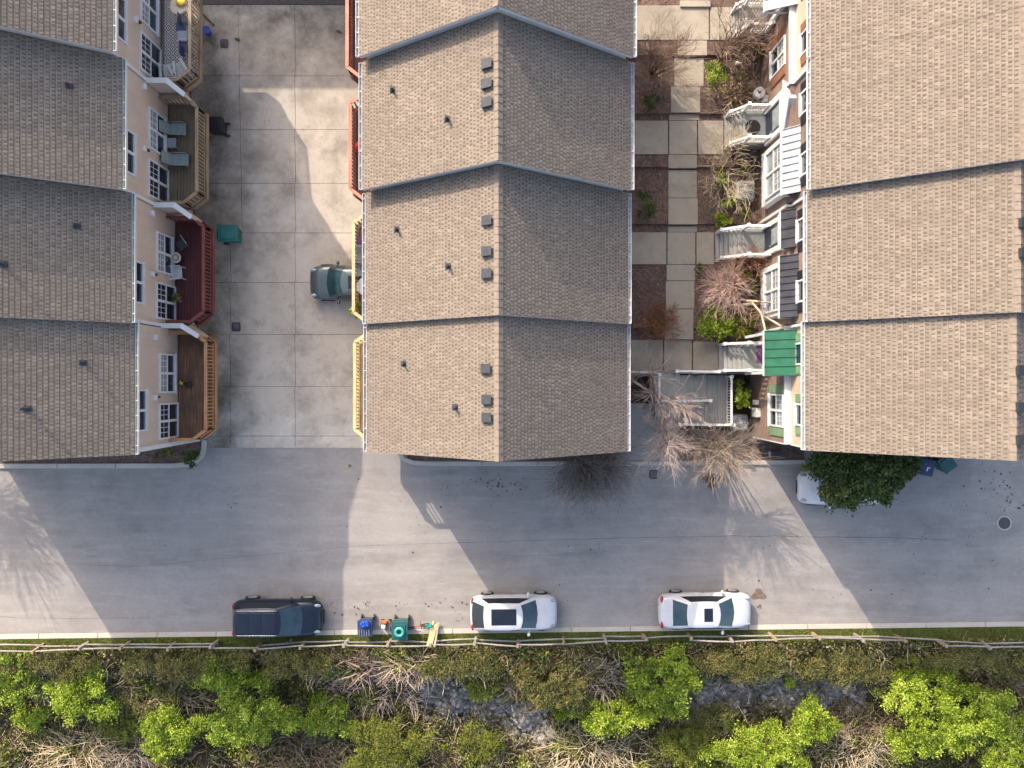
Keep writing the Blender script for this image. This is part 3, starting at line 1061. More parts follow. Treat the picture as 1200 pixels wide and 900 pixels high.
def unit(name, label, group, xw, xe, xr, zr_rise, y0, y1, ze, walls, ov=0.25, moss='gutterdirt', south_gable='siding_grey', base=-0.1, end=False, step=0.155, flush=False):
    u = dict(xw=xw, xe=xe, xr=xr, y0=y0, y1=y1, ze=ze, zr=ze + zr_rise, name=name)
    root = thing(name, label, 'house', ((xw + xe) / 2, (y0 + y1) / 2, base), 0, group)
    u['root'] = root
    a, b = xw + ov, xe - ov
    def zt(x):
        return roof_z(u, x) - 0.06
    # walls: long sides, gable ends
    for p, q in ((a, a + 0.2), (b - 0.2, b)):
        mb = MB()
        mb.box(p, q, y0 + 0.02, y1 - 0.02, base, zt(a))
        mb.build('wall', walls, root)
    for yy in (y0 + 0.02, y1 - 0.2):
        gm = MB()
        pts = [(a + 0.2, base), (b - 0.2, base), (b - 0.2, zt(b - 0.2)), (xr, zt(xr)), (a + 0.2, zt(a + 0.2))]
        vs = [(x, yy, z) for x, z in pts] + [(x, yy + 0.18, z) for x, z in pts]
        gm.add(vs, [(0, 1, 2, 3, 4), (9, 8, 7, 6, 5)] + [(i, 5 + i, 5 + (i + 1) % 5, (i + 1) % 5) for i in range(5)])
        gm.build('gable_wall', south_gable, root)
    # roof
    mb = MB()
    ys, yn = y0 - (0.07 if not flush else -0.002), y1 - 0.01 + (0.08 if end else 0)
    slope_mesh(mb, xw, xr, ze, u['zr'], ys, yn, step)
    slope_mesh(mb, xe, xr, ze, u['zr'], ys, yn, step)
    rf = mb.build('roof', 'shingle', root)
    u['roof'] = rf
    und = MB()                                      # roof deck below the shingles
    for xa in (xw, xe):
        vs = [(xa, ys + 0.01, ze - 0.015), (xr, ys + 0.01, u['zr'] - 0.015), (xr, yn - 0.01, u['zr'] - 0.015), (xa, yn - 0.01, ze - 0.015)]
        vs += [(x, y, z - 0.05) for x, y, z in vs]
        und.add(vs, [(0, 1, 2, 3), (7, 6, 5, 4), (0, 4, 5, 1), (1, 5, 6, 2), (2, 6, 7, 3), (3, 7, 4, 0)])
    und.build('roof_deck', 'offwhite', rf)
    mb = MB()                                       # ridge caps
    y = ys
    while y < yn:
        e = min(yn, y + 0.3)
        for sg in (-1, 1):
            sl = zr_rise / ((xr - xw) if sg < 0 else (xe - xr))
            w = 0.17
            mb.add([(xr, y, u['zr'] + 0.055), (xr, e, u['zr'] + 0.035), (xr + sg * w, e, u['zr'] + 0.035 - w * sl), (xr + sg * w, y, u['zr'] + 0.055 - w * sl)],
                   [(0, 1, 2, 3)] if sg > 0 else [(3, 2, 1, 0)])
        y += 0.3
    mb.build('ridge_cap', 'ridge', rf)
    for xa in (xw, xe):                             # rake boards along the south edge
        mb = MB()
        for wd, hh, dy in (() if flush else ((0.035, 0.20, 0.058), (0.03, 0.08, 0.03))):
            p = Vector((xa, ys - 0.015 + dy, ze - hh * 0.66 - 0.014))
            q = Vector((xr, ys - 0.015 + dy, u['zr'] - hh * 0.66 - 0.014))
            mb.beam(p, q, wd, hh)
        if not flush:
            mb.build('rake_board', 'white', root)
    for xa, sg in ((xw, -1), (xe, 1)):
        mb, ms = MB(), MB()
        gutter(mb, ms, xa, sg, ys + 0.02, yn - 0.03, ze)
        g = mb.build('gutter', 'white', root)
        ms.build('gutter_bed', moss, g)
    return u

def vent_box(u, px, py):
    p = on_roof(u, px, py)
    sl = (u['zr'] - u['ze']) / ((u['xr'] - u['xw']) if p.x < u['xr'] else (u['xr'] - u['xe']))
    mb = MB()
    w = 0.17
    for (dx0, dx1, dy0, dy1, h) in ((-w, w, -w, w, 0.16), (-w * 1.12, w * 1.12, -w * 1.1, w * 1.1, 0.20)):
        vs = []
        for zz in ((-0.03, h) if h < 0.19 else (0.15, h)):
            for x, y in ((dx0, dy0), (dx1, dy0), (dx1, dy1), (dx0, dy1)):
                vs.append((p.x + x, p.y + y, p.z + x * sl * 0.9 + zz))
        mb.add(vs, [(0, 3, 2, 1), (4, 5, 6, 7), (0, 1, 5, 4), (1, 2, 6, 5), (2, 3, 7, 6), (3, 0, 4, 7)])
    mb.build('roof_vent', 'metal_dark', u['roof'], bevel=0.015)

def vent_pipe(u, px, py, h=0.42):
    p = on_roof(u, px, py)
    sl = (u['zr'] - u['ze']) / ((u['xr'] - u['xw']) if p.x < u['xr'] else (u['xr'] - u['xe']))
    mb = MB()
    mb.cyl(p, 0.055, p.z - 0.1, p.z + h, 12)
    mb.cyl(p, 0.11, p.z - 0.02, p.z + 0.12, 12, 0.06)
    vs = [(p.x + x, p.y + y, p.z + 0.035 + x * sl) for x, y in ((-0.12, -0.12), (0.12, -0.12), (0.12, 0.12), (-0.12, 0.12))]
    mb.add(vs, [(0, 1, 2, 3)])
    mb.build('vent_pipe', 'metal_dark', u['roof'])

def window(root, x, side, y0, y1, z0, z1, cols=2, grid=True, upper='glass_light', lower='glass_dark', name='window', trim='white', depth=0.07, sill=True):
    """window on a wall facing side*X"""
    mb = MB()
    def bx(ya, yb, za, zb, d0, d1):
        a, b = x + side * d0, x + side * d1
        mb.box(min(a, b), max(a, b), ya, yb, za, zb)
    fw = 0.075
    bx(y0, y0 + fw, z0, z1, -0.02, depth)
    bx(y1 - fw, y1, z0, z1, -0.02, depth)
    bx(y0 + fw, y1 - fw, z0, z0 + fw, -0.02, depth)
    bx(y0 + fw, y1 - fw, z1 - fw, z1, -0.02, depth)
    if sill:
        bx(y0 - 0.03, y1 + 0.03, z0 - 0.05, z0 - 0.002, -0.02, depth + 0.04)
    zm = (z0 + z1) / 2
    cw = (y1 - y0) / cols
    for c in range(1, cols):
        bx(y0 + c * cw - 0.055, y0 + c * cw + 0.055, z0 + fw, z1 - fw, -0.02, depth - 0.004)
    for c in range(cols):
        ya, yb = y0 + c * cw + (fw if c == 0 else 0.055), y0 + (c + 1) * cw - (fw if c == cols - 1 else 0.055)
        bx(ya, yb, zm - 0.03, zm + 0.03, -0.02, depth - 0.02)
        if grid:
            for k in (1, 2):
                yy = ya + (yb - ya) * k / 3
                bx(yy - 0.012, yy + 0.012, zm + 0.03, z1 - fw, 0.0, 0.026)
            zz = (zm + z1) / 2
            bx(ya, yb, zz - 0.012, zz + 0.012, 0.0, 0.024)
    fr = mb.build(name, trim, root)
    for (za, zb, m, d) in ((zm, z1 - fw, upper, 0.014), (z0 + fw, zm, lower, 0.006)):
        q = MB()
        a, b = x - side * 0.02, x + side * d
        q.box(min(a, b), max(a, b), y0 + fw, y1 - fw, za, zb)
        q.build('pane', m, fr)
    return fr

def railing(mb, path, z, h=1.0, cap=(0.14, 0.04), step=0.165, pick=0.05, sub=True):
    for i in range(len(path) - 1):
        a, b = Vector((*path[i], 0)), Vector((*path[i + 1], 0))
        d = b - a
        L = d.length
        if cap:
            mb.beam((a.x, a.y, z + h), (b.x, b.y, z + h), cap[0], cap[1])
        if sub:
            mb.beam((a.x, a.y, z + h - cap[1] - 0.03), (b.x, b.y, z + h - cap[1] - 0.03), 0.045, 0.08)
        mb.beam((a.x, a.y, z + 0.10), (b.x, b.y, z + 0.10), 0.045, 0.07)
        n = max(1, int(L / step))
        for k in range(n + 1):
            p = a + d * (k / n)
            mb.box(p.x - pick / 2, p.x + pick / 2, p.y - pick / 2, p.y + pick / 2, z + 0.1, z + h - 0.04)

def deck(u, wx, ox, y0, y1, z, gz0, floor, rail, capmat=None, label=None):
    s = 1 if ox > wx else -1
    root = u['root']
    ch0, ch1, cx = 0.46, 0.42, 0.6
    def lim(x):
        d = abs(ox - x)
        t = max(0.0, (cx - d) / cx)
        return y0 + ch0 * t, y1 - ch1 * t
    mb = MB()
    n = 12
    bw = abs(ox - wx) / n
    for k in range(n):
        xa, xb = wx + s * (k * bw + 0.005), wx + s * ((k + 1) * bw - 0.005)
        (a0, a1), (b0, b1) = lim(xa), lim(xb)
        poly = [(xa, a0), (xb, b0), (xb, b1), (xa, a1)]
        if s < 0:
            poly = poly[::-1]
        mb.prism(poly, z - 0.035, z)
    fl = mb.build('deck', floor, root)
    if label:
        fl['label'] = label
    path = [(wx, y0), (ox - s * cx, y0), (ox, y0 + ch0), (ox, y1 - ch1), (ox - s * cx, y1), (wx, y1)]
    mb = MB()
    inn = [(x - s * 0.05 if abs(x - wx) > 0.1 else x, y + (0.05 if y < (y0 + y1) / 2 else -0.05)) for x, y in path]
    for i in range(5):
        mb.beam((*path[i], z - 0.16), (*path[i + 1], z - 0.16), 0.045, 0.30)
    mb.build('rim_joist', rail, fl)
    mb = MB()
    railing(mb, inn, z, cap=None, sub=False) if False else None
    railing(mb, inn, z)
    mb.build('railing', rail, fl)
    if capmat:
        mb = MB()
        for i in range(5):
            mb.beam((*inn[i], z + 1.024), (*inn[i + 1], z + 1.024), 0.15, 0.012)
        mb.build('rail_cap', capmat, fl)
    for yy in (y0 + ch0 + 0.5, y1 - ch1 - 0.5):      # braces back to the wall carry the deck
        mb = MB()
        mb.beam((wx + s * 0.06, yy, z - 1.1), (ox - s * 0.35, yy, z - 0.2), 0.09, 0.09)
        mb.build('brace', rail, fl)
    return fl

# ---------------------------------------------------------------- row A (left)
A_Y = [-2.86, 2.57, 7.85, 13.06, 18.65]
A_E = [7.8, 8.1, 8.9, 9.7]
A_F = [2.8, 3.1, 3.9, 4.7]
A_L = ['tan townhouse with an orange cedar deck, southernmost of the left row',
       'tan townhouse with a maroon deck holding a white chair and a round table',
       'tan townhouse with a weathered tan deck holding two sling loungers',
       'tan townhouse whose deck has a black and white diamond rug']
A_D = [('cedar_floor', 'cedar', 'cedar'), ('redfloor', 'redstain', None), ('tanfloor', 'tanwood', None), ('tanfloor', 'tanwood', None)]
A_G = 'tan townhouses of the left row'
WXA = -15.84
A = []
for k in range(4):
    y0, y1, ze, zf = A_Y[k], A_Y[k + 1], A_E[k], A_F[k]
    u = unit('townhouse', A_L[k], A_G, -26.8, -15.59, -21.2, 4.32, y0, y1, ze, 'siding_tan', 0.25, 'moss', south_gable='siding_tan', base=-0.1, end=(k == 3))
    A.append(u)
    r = u['root']
    dy = y0 + 2.85
    window(r, WXA, 1, -0.40 + dy, 1.40 + dy, zf + 0.42, zf + 2.05, 2, True)
    # patio door: fixed leaf and a leaf behind blinds
    window(r, WXA, 1, -2.50 + dy, -0.86 + dy, zf + 0.02, zf + 2.1, 2, True, 'glass_dark', 'glass_dark', 'patio_door', sill=False)
    window(r, WXA, 1, -2.02 + dy, -0.22 + dy, ze - 1.55, ze - 0.22, 2, False, 'glass_dark', 'glass_dark')
    if k == 3:
        window(r, WXA, 1, 0.85 + dy, 2.4 + dy, ze - 1.55, ze - 0.22, 2, False, 'glass_light', 'glass_dark')
    for yy in (2.07 + dy, -0.60 + dy):
        mb = MB()
        mb.box(WXA - 0.01, WXA + 0.13, yy - 0.12, yy + 0.12, zf + 2.45, zf + 2.67)
        mb.build('exhaust_vent', 'white', r, bevel=0.02)
    mb = MB()
    mb.box(WXA - 0.01, WXA + 0.11, -0.62 + dy, -0.52 + dy, zf + 2.12, zf + 2.34)
    mb.build('wall_lamp', 'black', r, bevel=0.02)
    mb = MB()
    mb.box(WXA - 0.01, WXA + 0.04, y0 + 0.02, y1 - 0.02, zf - 0.2, zf + 0.0)
    mb.build('band_board', 'white', r)
    mb = MB()                                       # corner trim at the party line
    mb.box(WXA - 0.01, WXA + 0.05, y0 + 0.03, y0 + 0.17, zf, ze - 0.1)
    mb.build('corner_trim', 'white', r)
    fl, ra, cp = A_D[k]
    deck(u, WXA, -14.08, y0 + 0.24, y1 - 0.16, zf, zdrive(y0) - 0.1, fl, ra, cp)
    # privacy wall with a white cap at the south side of the deck
    if k > 0:
        zt = zf + 1.55
        yy = y0 + 0.06
        mb = MB()
        poly = [(WXA, yy - 0.06), (-14.95, yy - 0.06), (-14.42, yy - 0.46), (-14.36, yy - 0.36), (-14.90, yy + 0.06), (WXA, yy + 0.06)]
        zz = [zt, zt, zt - 0.5, zt - 0.5, zt, zt]
        mb.prism(poly, zf - 0.3, [q - 0.04 for q in zz])
        pw = mb.build('privacy_wall', 'siding_tan', r)
        mb = MB()
        poly = [(WXA, yy - 0.11), (-14.97, yy - 0.11), (-14.40, yy - 0.54), (-14.30, yy - 0.36), (-14.88, yy + 0.11), (WXA, yy + 0.11)]
        mb.prism(poly, [q - 0.036 for q in zz], [q + 0.02 for q in zz])
        mb.build('wall_cap', 'white', pw)
    else:
        mb = MB()                                   # white water table trim at the SE corner
        mb.box(WXA - 0.02, WXA + 0.06, y0 - 0.03, y0 + 0.16, -0.05, ze - 0.12)
        mb.build('corner_board', 'white', r)
    mb = MB()                                       # garage door under the deck
    mb.box(WXA - 0.01, WXA + 0.05, y0 + 1.3, y0 + 4.1, zdrive(y0 + 2), max(zdrive(y0 + 2) + 2.1, zf - 0.7))
    mb.build('garage_door', 'garage', r)
vent_pipe(A[2], 82, 101)
vent_pipe(A[1], 91, 265)
vent_pipe(A[1], 5, 310, 0.55)
vent_pipe(A[0], 98, 425)
vent_pipe(A[0], 33, 479, 0.6)

# ---------------------------------------------------------------- row B (middle)
B_Y = [-2.84, 2.63, 8.16, 13.43, 18.85]
B_E = [6.4, 6.7, 7.5, 8.2]
B_F = [2.3, 2.6, 3.4, 4.1]
B_L = ['middle row townhouse nearest the street with a yellow pine deck along its west eave',
       'middle row townhouse above the parked silver grey car',
       'middle row townhouse with a red item on its dark red deck',
       'northernmost middle row townhouse with a dark red deck and rail caps coloured as sunlit']
B_D = [('pine', 'pine', 'pine'), ('brownwood', 'brownwood', 'pine'), ('redfloor', 'redstain', 'redcap_sunlit'), ('redfloor', 'redstain', 'redcap_sunlit')]  # brown and red decks: paler caps paint sunlight onto the rail tops
B = []
for k in range(4):
    y0, y1, ze, zf = B_Y[k], B_Y[k + 1], B_E[k], B_F[k]
    u = unit('townhouse', B_L[k], 'townhouses of the middle row', -6.24, 4.95, -0.5, 4.55, y0, y1, ze, 'siding_tan', 0.25, 'gutterdirt', south_gable='siding_grey' if k else 'brick_dark', end=(k == 3), step=0.135)
    B.append(u)
    r = u['root']
    window(r, -5.99, -1, y0 + 2.45, y0 + 4.25, zf + 0.42, zf + 2.05)
    window(r, -5.99, -1, y0 + 0.35, y0 + 2.0, zf + 0.02, zf + 2.1, 2, True, 'glass_dark', 'glass_dark', 'patio_door', sill=False)
    window(r, 4.70, 1, y0 + 0.9, y0 + 2.2, gz(y0 + 1) + 1.0, gz(y0 + 1) + 2.4)
    mb = MB()
    mb.box(4.69, 4.76, y0 + 3.2, y0 + 4.2, gz(y0 + 3), gz(y0 + 3) + 2.1)
    mb.build('door', 'door_dark', r)
    fl, ra, cp = B_D[k]
    deck(u, -5.99, -7.40, y0 + 0.2, y1 - 0.2, zf, zdrive(y0) - 0.1, fl, ra, cp)
for q in ((570, 76), (570, 99), (570, 121)):
    vent_box(B[2], *q)
for q in ((570, 259), (570, 295), (570, 321)):
    vent_box(B[1], *q)
for q in ((569, 432), (570, 468), (570, 489)):
    vent_box(B[0], *q)
for k, q in ((2, (460, 106)), (2, (524, 140)), (1, (465, 269)), (1, (525, 312)), (0, (473, 426)), (0, (533, 477))):
    vent_pipe(B[k], *q)

# ---------------------------------------------------------------- row C (right)
C_Y = [-2.66, 2.60, 7.90, 13.15, 18.65]
C_E = [8.0, 8.25, 8.65, 8.65]
C_L = ['brick and cream townhouse with a green metal porch roof, the southernmost of the right row',
       'brick townhouse with a charcoal metal porch roof and charcoal bay roof',
       'brick townhouse with a white gabled entrance and a white bay window',
       'cream and brick townhouse with rust orange shutters']
C = []
WL, WU = 12.10, 12.30
for k in range(4):
    y0, y1, ze = C_Y[k], C_Y[k + 1], C_E[k]
    up = {0: 'siding_cream', 1: 'brick', 2: 'brick_dark', 3: 'siding_cream'}[k]
    u = unit('townhouse', C_L[k], 'townhouses of the right row', 12.05, 23.75, 17.9, 4.6, y0, y1, ze, up, 0.25, 'gutterdirt', south_gable='brick_dark' if k == 0 else 'siding_grey', end=(k == 3), flush=(k == 3))
    C.append(u)
    r = u['root']
    zb = 5.45 + (ze - 8.0)
    mb = MB()                                       # brick ground storey standing proud of the upper wall
    mb.box(WL, WU - 0.003, y0 + 0.02, y1 - 0.02, -0.1, zb)
    mb.build('brick_storey', 'brick' if k in (0, 1, 3) else 'brick_dark', r)
    if k in (0, 3):
        mb = MB()
        mb.box(WL - 0.06, WU + 0.01, y0 + 0.0, y1 - 0.02, zb - 0.12, zb + 0.03)
        mb.build('band_board', 'white', r)
    mb = MB()                                       # white trim down the party line
    mb.box(WL - 0.09, WL + 0.01, y1 - 0.14, y1 - 0.03, gz(y0) - 0.2, zb - 0.13)
    mb.box(WL - 0.09, WU + 0.01, y1 - 0.14, y1 - 0.03, zb - 0.13, zb + 0.06)
    mb.box(WU - 0.1, WU + 0.01, y1 - 0.14, y1 - 0.03, zb + 0.06, ze - 0.15)
    mb.build('downspout', 'white', r)
    # upper windows with shutters
    sh = {0: 'shutter_green', 1: 'shutter_black', 2: 'shutter_black', 3: 'shutter_orange'}[k]
    for yc in ((y0 + 1.35, y0 + 3.95) if k != 3 else (y0 + 1.2, y0 + 4.0)):
        window(r, WU, -1, yc - 0.48, yc + 0.48, zb + 0.75, ze - 0.25, 1, False, 'glass_light', 'glass_dark')
        for a in (yc - 0.48 - 0.40, yc + 0.48 + 0.04):
            mb = MB()
            mb.box(WU - 0.05, WU - 0.003, a, a + 0.36, zb + 0.75, ze - 0.25)
            for q in range(8):
                zz = zb + 0.85 + q * 0.13
                mb.box(WU - 0.065, WU - 0.052, a + 0.05, a + 0.31, zz, zz + 0.05)
            mb.build('shutter', sh, r)
    mb = MB()                                       # south trim board of the gable end
    if k == 0:
        mb.box(WL - 0.02, WL + 0.12, y0 - 0.03, y0 + 0.018, -0.05, zb - 0.13)
        mb.box(WU - 0.02, WU + 0.12, y0 - 0.04, y0 + 0.018, zb + 0.04, ze - 0.2)
        mb.build('corner_board', 'white', r)

def seam_roof(u, name, x_out, x_in, y0, y1, z_out, z_in, mat, seam=0.42, fascia='white'):
    """metal shed roof with standing seams running down the slope"""
    mb = MB()
    vs = [(x_out, y0, z_out), (x_in, y0, z_in), (x_in, y1, z_in), (x_out, y1, z_out)]
    vs += [(x, y, z - 0.05) for x, y, z in vs]
    mb.add(vs, [(0, 1, 2, 3), (7, 6, 5, 4), (0, 4, 5, 1), (1, 5, 6, 2), (2, 6, 7, 3), (3, 7, 4, 0)])
    n = max(2, int(round((y1 - y0) / seam)))
    for k in range(n + 1):
        y = y0 + 0.015 + (y1 - y0 - 0.03) * k / n
        mb.beam((x_out - 0.01, y, z_out + 0.02), (x_in, y, z_in + 0.02), 0.03, 0.05)
    rf = mb.build(name, mat, u['root'])
    mb = MB()
    mb.box(x_out - 0.03, x_out, y0 - 0.02, y1 + 0.02, z_out - 0.2, z_out - 0.03)
    mb.box(x_out, x_in, y0 - 0.03, y0 - 0.003, z_out - 0.22, z_out - 0.06)
    mb.box(x_out, x_in, y1 + 0.003, y1 + 0.03, z_out - 0.22, z_out - 0.06)
    mb.build('fascia', fascia, rf)
    return rf

def porch(u, y0, y1, xs, xl, zf, zg, n=5, floor='greycon', rail=True, names=('porch', 'railing')):
    """steps from xs up to a landing at xl .. wall, railings both sides"""
    r = u['root']
    mb = MB()
    mb.box(xl, WL, y0, y1, zg - 0.3, zf)
    tr = (xl - xs) / n
    for k in range(n):
        mb.box(xs + k * tr, xs + (k + 1) * tr - 0.004, y0 + 0.04, y1 - 0.04, zg - 0.3, zg + (zf - zg) * (k + 1) / (n + 1))
        mb.box(xs + k * tr - 0.02, xs + (k + 1) * tr - 0.006, y0 + 0.03, y1 - 0.03, zg + (zf - zg) * (k + 1) / (n + 1) + 0.001, zg + (zf - zg) * (k + 1) / (n + 1) + 0.028)
    po = mb.build('porch', floor, r)
    for yy in (y0 + 0.03, y1 - 0.03):
        mb = MB()
        for (xa, za, xb, zb2) in ((xs + 0.05, zg + 0.12, xl, zf), (xl, zf, WL - 0.05, zf)):
            mb.beam((xa, yy, za + 0.92), (xb, yy, zb2 + 0.92), 0.11, 0.06)
            mb.beam((xa, yy, za + 0.14), (xb, yy, zb2 + 0.14), 0.06, 0.06)
            m = max(2, int((xb - xa) / 0.13))
            for q in range(m + 1):
                t = q / m
                x, z = xa + (xb - xa) * t, za + (zb2 - za) * t
                mb.box(x - 0.02, x + 0.02, yy - 0.02, yy + 0.02, z + 0.1, z + 0.9)
        for x, z in ((xs + 0.05, zg), (xl, zf), (WL - 0.12, zf)):
            mb.box(x - 0.06, x + 0.06, yy - 0.06, yy + 0.06, z, z + 1.08)
            mb.box(x - 0.08, x + 0.08, yy - 0.08, yy + 0.08, z + 1.082, z + 1.12)
        mb.build('railing', 'white', po)
    return po

def entrance(u, y0, y1, zf, ztop, door='door_dark'):
    r = u['root']
    mb = MB()
    mb.box(WL - 0.13, WL + 0.005, y0, y0 + 0.22, zf, ztop)
    mb.box(WL - 0.13, WL + 0.005, y1 - 0.22, y1, zf, ztop)
    mb.box(WL - 0.15, WL + 0.005, y0 - 0.05, y1 + 0.05, ztop + 0.003, ztop + 0.3)
    su = mb.build('door_surround', 'white', r)
    mb = MB()
    mb.box(WL - 0.05, WL + 0.02, y0 + 0.225, y1 - 0.225, zf + 0.01, ztop - 0.003)
    dr = mb.build('door', door, r)
    mb = MB()
    mb.ball((WL - 0.09, y0 + 0.36, zf + 1.0), 0.04, 0.04, 0.04, 8, 6)
    mb.build('handle', 'chrome', dr)
    mb = MB()
    mb.box(WL - 0.07, WL - 0.052, y0 + 0.38, y1 - 0.38, zf + 1.1, ztop - 0.3)
    mb.build('door_glass', 'glass_light', dr)

def bay(u, y0, y1, z0, z1, xf, rmat, zr):
    r = u['root']
    mb = MB()
    mb.prism([(xf, y0 + 0.12), (WU, y0), (WU, y1), (xf, y1 - 0.12)][::-1], z0, z1)
    by = mb.build('bay', 'white', r)
    fr = window(r, xf, -1, y0 + 0.32, y1 - 0.32, z0 + 0.75, z1 - 0.18, 2, True, 'glass_light', 'glass_light', 'bay_window')
    seam_roof(u, 'bay_roof', xf - 0.12, WU - 0.005, y0 - 0.05, y1 + 0.05, z1 + 0.22, zr, rmat, 0.31)

# C3: green porch roof, long walk, windows
u = C[0]
porch(u, 0.62, 1.96, P(842, 0, 1.2).x, 11.05, 2.35, 1.2, 5)
seam_roof(u, 'porch_roof', 11.15, WU - 0.03, 0.38, 2.36, 5.45, 6.30, 'green_metal')
entrance(u, 0.75, 1.9, 2.35, 4.6, 'door_green')
window(u['root'], WL, -1, -1.95, -0.45, 3.2, 5.15, 2, True, 'glass_light', 'glass_dark')
for a in (-2.36, -0.41):
    mb = MB()
    mb.box(WL - 0.05, WL - 0.003, a, a + 0.37, 3.2, 5.15)
    mb.build('shutter', 'shutter_green', u['root'])
for q in ((WL - 0.2, WL - 0.002, -1.02, -0.78, 1.0, 1.5), (WL - 0.22, WL - 0.002, -1.62, -1.18, 0.95, 1.75)):
    mb = MB()
    mb.box(*q)
    mb.build('meter_box', 'offwhite', u['root'], bevel=0.02)
for x, y in ((11.22, 0.50), (11.22, 2.24)):
    mb = MB()
    mb.box(x - 0.06, x + 0.06, y - 0.06, y + 0.06, 2.3, 5.3)
    mb.build('porch_post', 'white', u['root'])

# C2: charcoal porch roof and charcoal bay roof
u = C[1]
porch(u, 6.02, 7.42, P(838, 0, 1.35).x, 11.0, 2.5, 1.35, 6)
entrance(u, 6.05, 7.55, 2.5, 4.75)
seam_roof(u, 'porch_roof', 11.85, WU - 0.005, 5.95, 6.82, 5.55, 6.2, 'dark_metal_roof', 0.45)
seam_roof(u, 'porch_roof', 11.85, WU - 0.005, 6.84, 7.62, 5.55, 6.2, 'dark_metal_roof', 0.45)
bay(u, 2.95, 5.55, 2.55, 5.55, 11.85, 'dark_metal_roof', 6.5)

# C1: white gabled entrance and white bay
u = C[2]
porch(u, 11.45, 13.0, P(848, 0, 1.5).x, 11.0, 2.65, 1.55, 5)
entrance(u, 11.3, 13.0, 2.65, 4.95)
mb = MB()                                           # small pediment roof
x0, x1 = 11.98, WU - 0.004
ym, ya, yb = 12.35, 11.1, 13.35
za, zp = 5.5, 6.25
for (yy, s) in ((ya, 1), (yb, -1)):
    vs = [(x0, yy, za), (x1, yy, za), (x1, ym, zp), (x0, ym, zp)]
    vs += [(x, y, z - 0.06) for x, y, z in vs]
    mb.add(vs, [(0, 1, 2, 3), (7, 6, 5, 4), (0, 4, 5, 1), (1, 5, 6, 2), (2, 6, 7, 3), (3, 7, 4, 0)])
pr = mb.build('porch_roof', 'white_metal_roof', u['root'])
mb = MB()
mb.add([(x0 + 0.01, ya + 0.1, za - 0.25), (x0 + 0.01, yb - 0.1, za - 0.25), (x0 + 0.01, yb - 0.1, za - 0.03), (x0 + 0.01, ym, zp - 0.08), (x0 + 0.01, ya + 0.1, za - 0.03)], [(0, 4, 3, 2, 1)])
mb.beam((x0 - 0.02, ya, za - 0.03), (x0 - 0.02, ym, zp - 0.03), 0.05, 0.14)
mb.beam((x0 - 0.02, yb, za - 0.03), (x0 - 0.02, ym, zp - 0.03), 0.05, 0.14)
mb.box(x0 + 0.02, WL + 0.1, ya + 0.1, yb - 0.1, za - 0.27, za - 0.07)
mb.build('pediment', 'white', pr)
bay(u, 8.25, 11.0, 2.7, 5.85, 11.85, 'white_metal_roof', 6.75)

# C0: cream wall, orange shutters, lower windows, corner porch
u = C[3]
window(u['root'], WL, -1, 14.15, 15.45, 3.45, 5.4, 2, True, 'glass_light', 'glass_dark')
for a in (13.72, 15.49):
    mb = MB()
    mb.box(WL - 0.05, WL - 0.003, a, a + 0.38, 3.45, 5.4)
    for q in range(10):
        mb.box(WL - 0.065, WL - 0.052, a + 0.05, a + 0.33, 3.55 + q * 0.18, 3.63 + q * 0.18)
    mb.build('shutter', 'shutter_orange', u['root'])
porch(u, 16.55, 17.9, P(855, 0, 1.9).x, 11.0, 3.0, 1.95, 5)
seam_roof(u, 'porch_roof', 11.1, WU - 0.005, 16.35, 18.3, 5.7, 6.4, 'white_metal_roof', 0.5)
entrance(u, 16.7, 17.9, 3.0, 5.1)
mb = MB()
mb.box(WL - 0.2, WL - 0.002, 13.3, 13.62, 2.4, 3.0)
mb.build('meter_box', 'grey', u['root'], bevel=0.02)
for q in ((1193, 434), (1193, 477), (1193, 515)):
    vent_box(C[0], *q)
for q in ((1197, 262), (1197, 297)):
    vent_box(C[1], *q)

# ---------------------------------------------------------------- unseen house added across the lane's north end to cast the shade on it
mb = MB()
nh = thing('house', 'unseen tan house added across the north end of the driveway to shade it', 'house', (-15.0, 28.6, 0.5))
mb.box(-22.5, -6.5, 24.7, 32.5, 0.5, 8.4)
mb.build('wall', 'siding_tan', nh)
mb = MB()
slope = [(-22.9, 24.3, 8.4), (-6.1, 24.3, 8.4), (-6.1, 28.6, 10.2), (-22.9, 28.6, 10.2)]
back = [(-22.9, 32.9, 8.4), (-22.9, 28.6, 10.2), (-6.1, 28.6, 10.2), (-6.1, 32.9, 8.4)]
for q in (slope, back):
    mb.add(q + [(x, y, z - 0.12) for x, y, z in q], [(0, 1, 2, 3), (7, 6, 5, 4), (0, 4, 5, 1), (1, 5, 6, 2), (2, 6, 7, 3), (3, 7, 4, 0)])
mb.build('roof', 'ridge', nh)

# ================================================================== STAIR WELL SOUTH OF THE GARDEN
st = thing('garden_stairs', 'grey concrete stairs with white railings turning down from the garden walk to the street', 'stairs', (9.0, -1.0, 0.0))
zl = 0.62
mb = MB()
a, b = P(768, 502, 1.2), P(797, 438, 1.2)
mb.box(a.x, b.x, -1.62, 0.495, -0.05, 1.18)         # top landing
mb.build('top_landing', 'greycon', st)
c0, c1, c2 = b.x, P(826, 0, zl).x, P(853, 0, zl).x
mb = MB()
for k in range(4):                                  # flight down to the east
    t = (c1 - c0) / 4
    mb.box(c0 + k * t + 0.004, c0 + (k + 1) * t, -0.78, 0.44, -0.05, 1.18 - (k + 1) * 0.115)
    mb.box(c0 + k * t + t - 0.05, c0 + (k + 1) * t + 0.02, -0.76, 0.42, 1.18 - (k + 1) * 0.115 + 0.001, 1.18 - (k + 1) * 0.115 + 0.02)
mb.build('upper_flight', 'greycon', st)
mb = MB()
n = 9
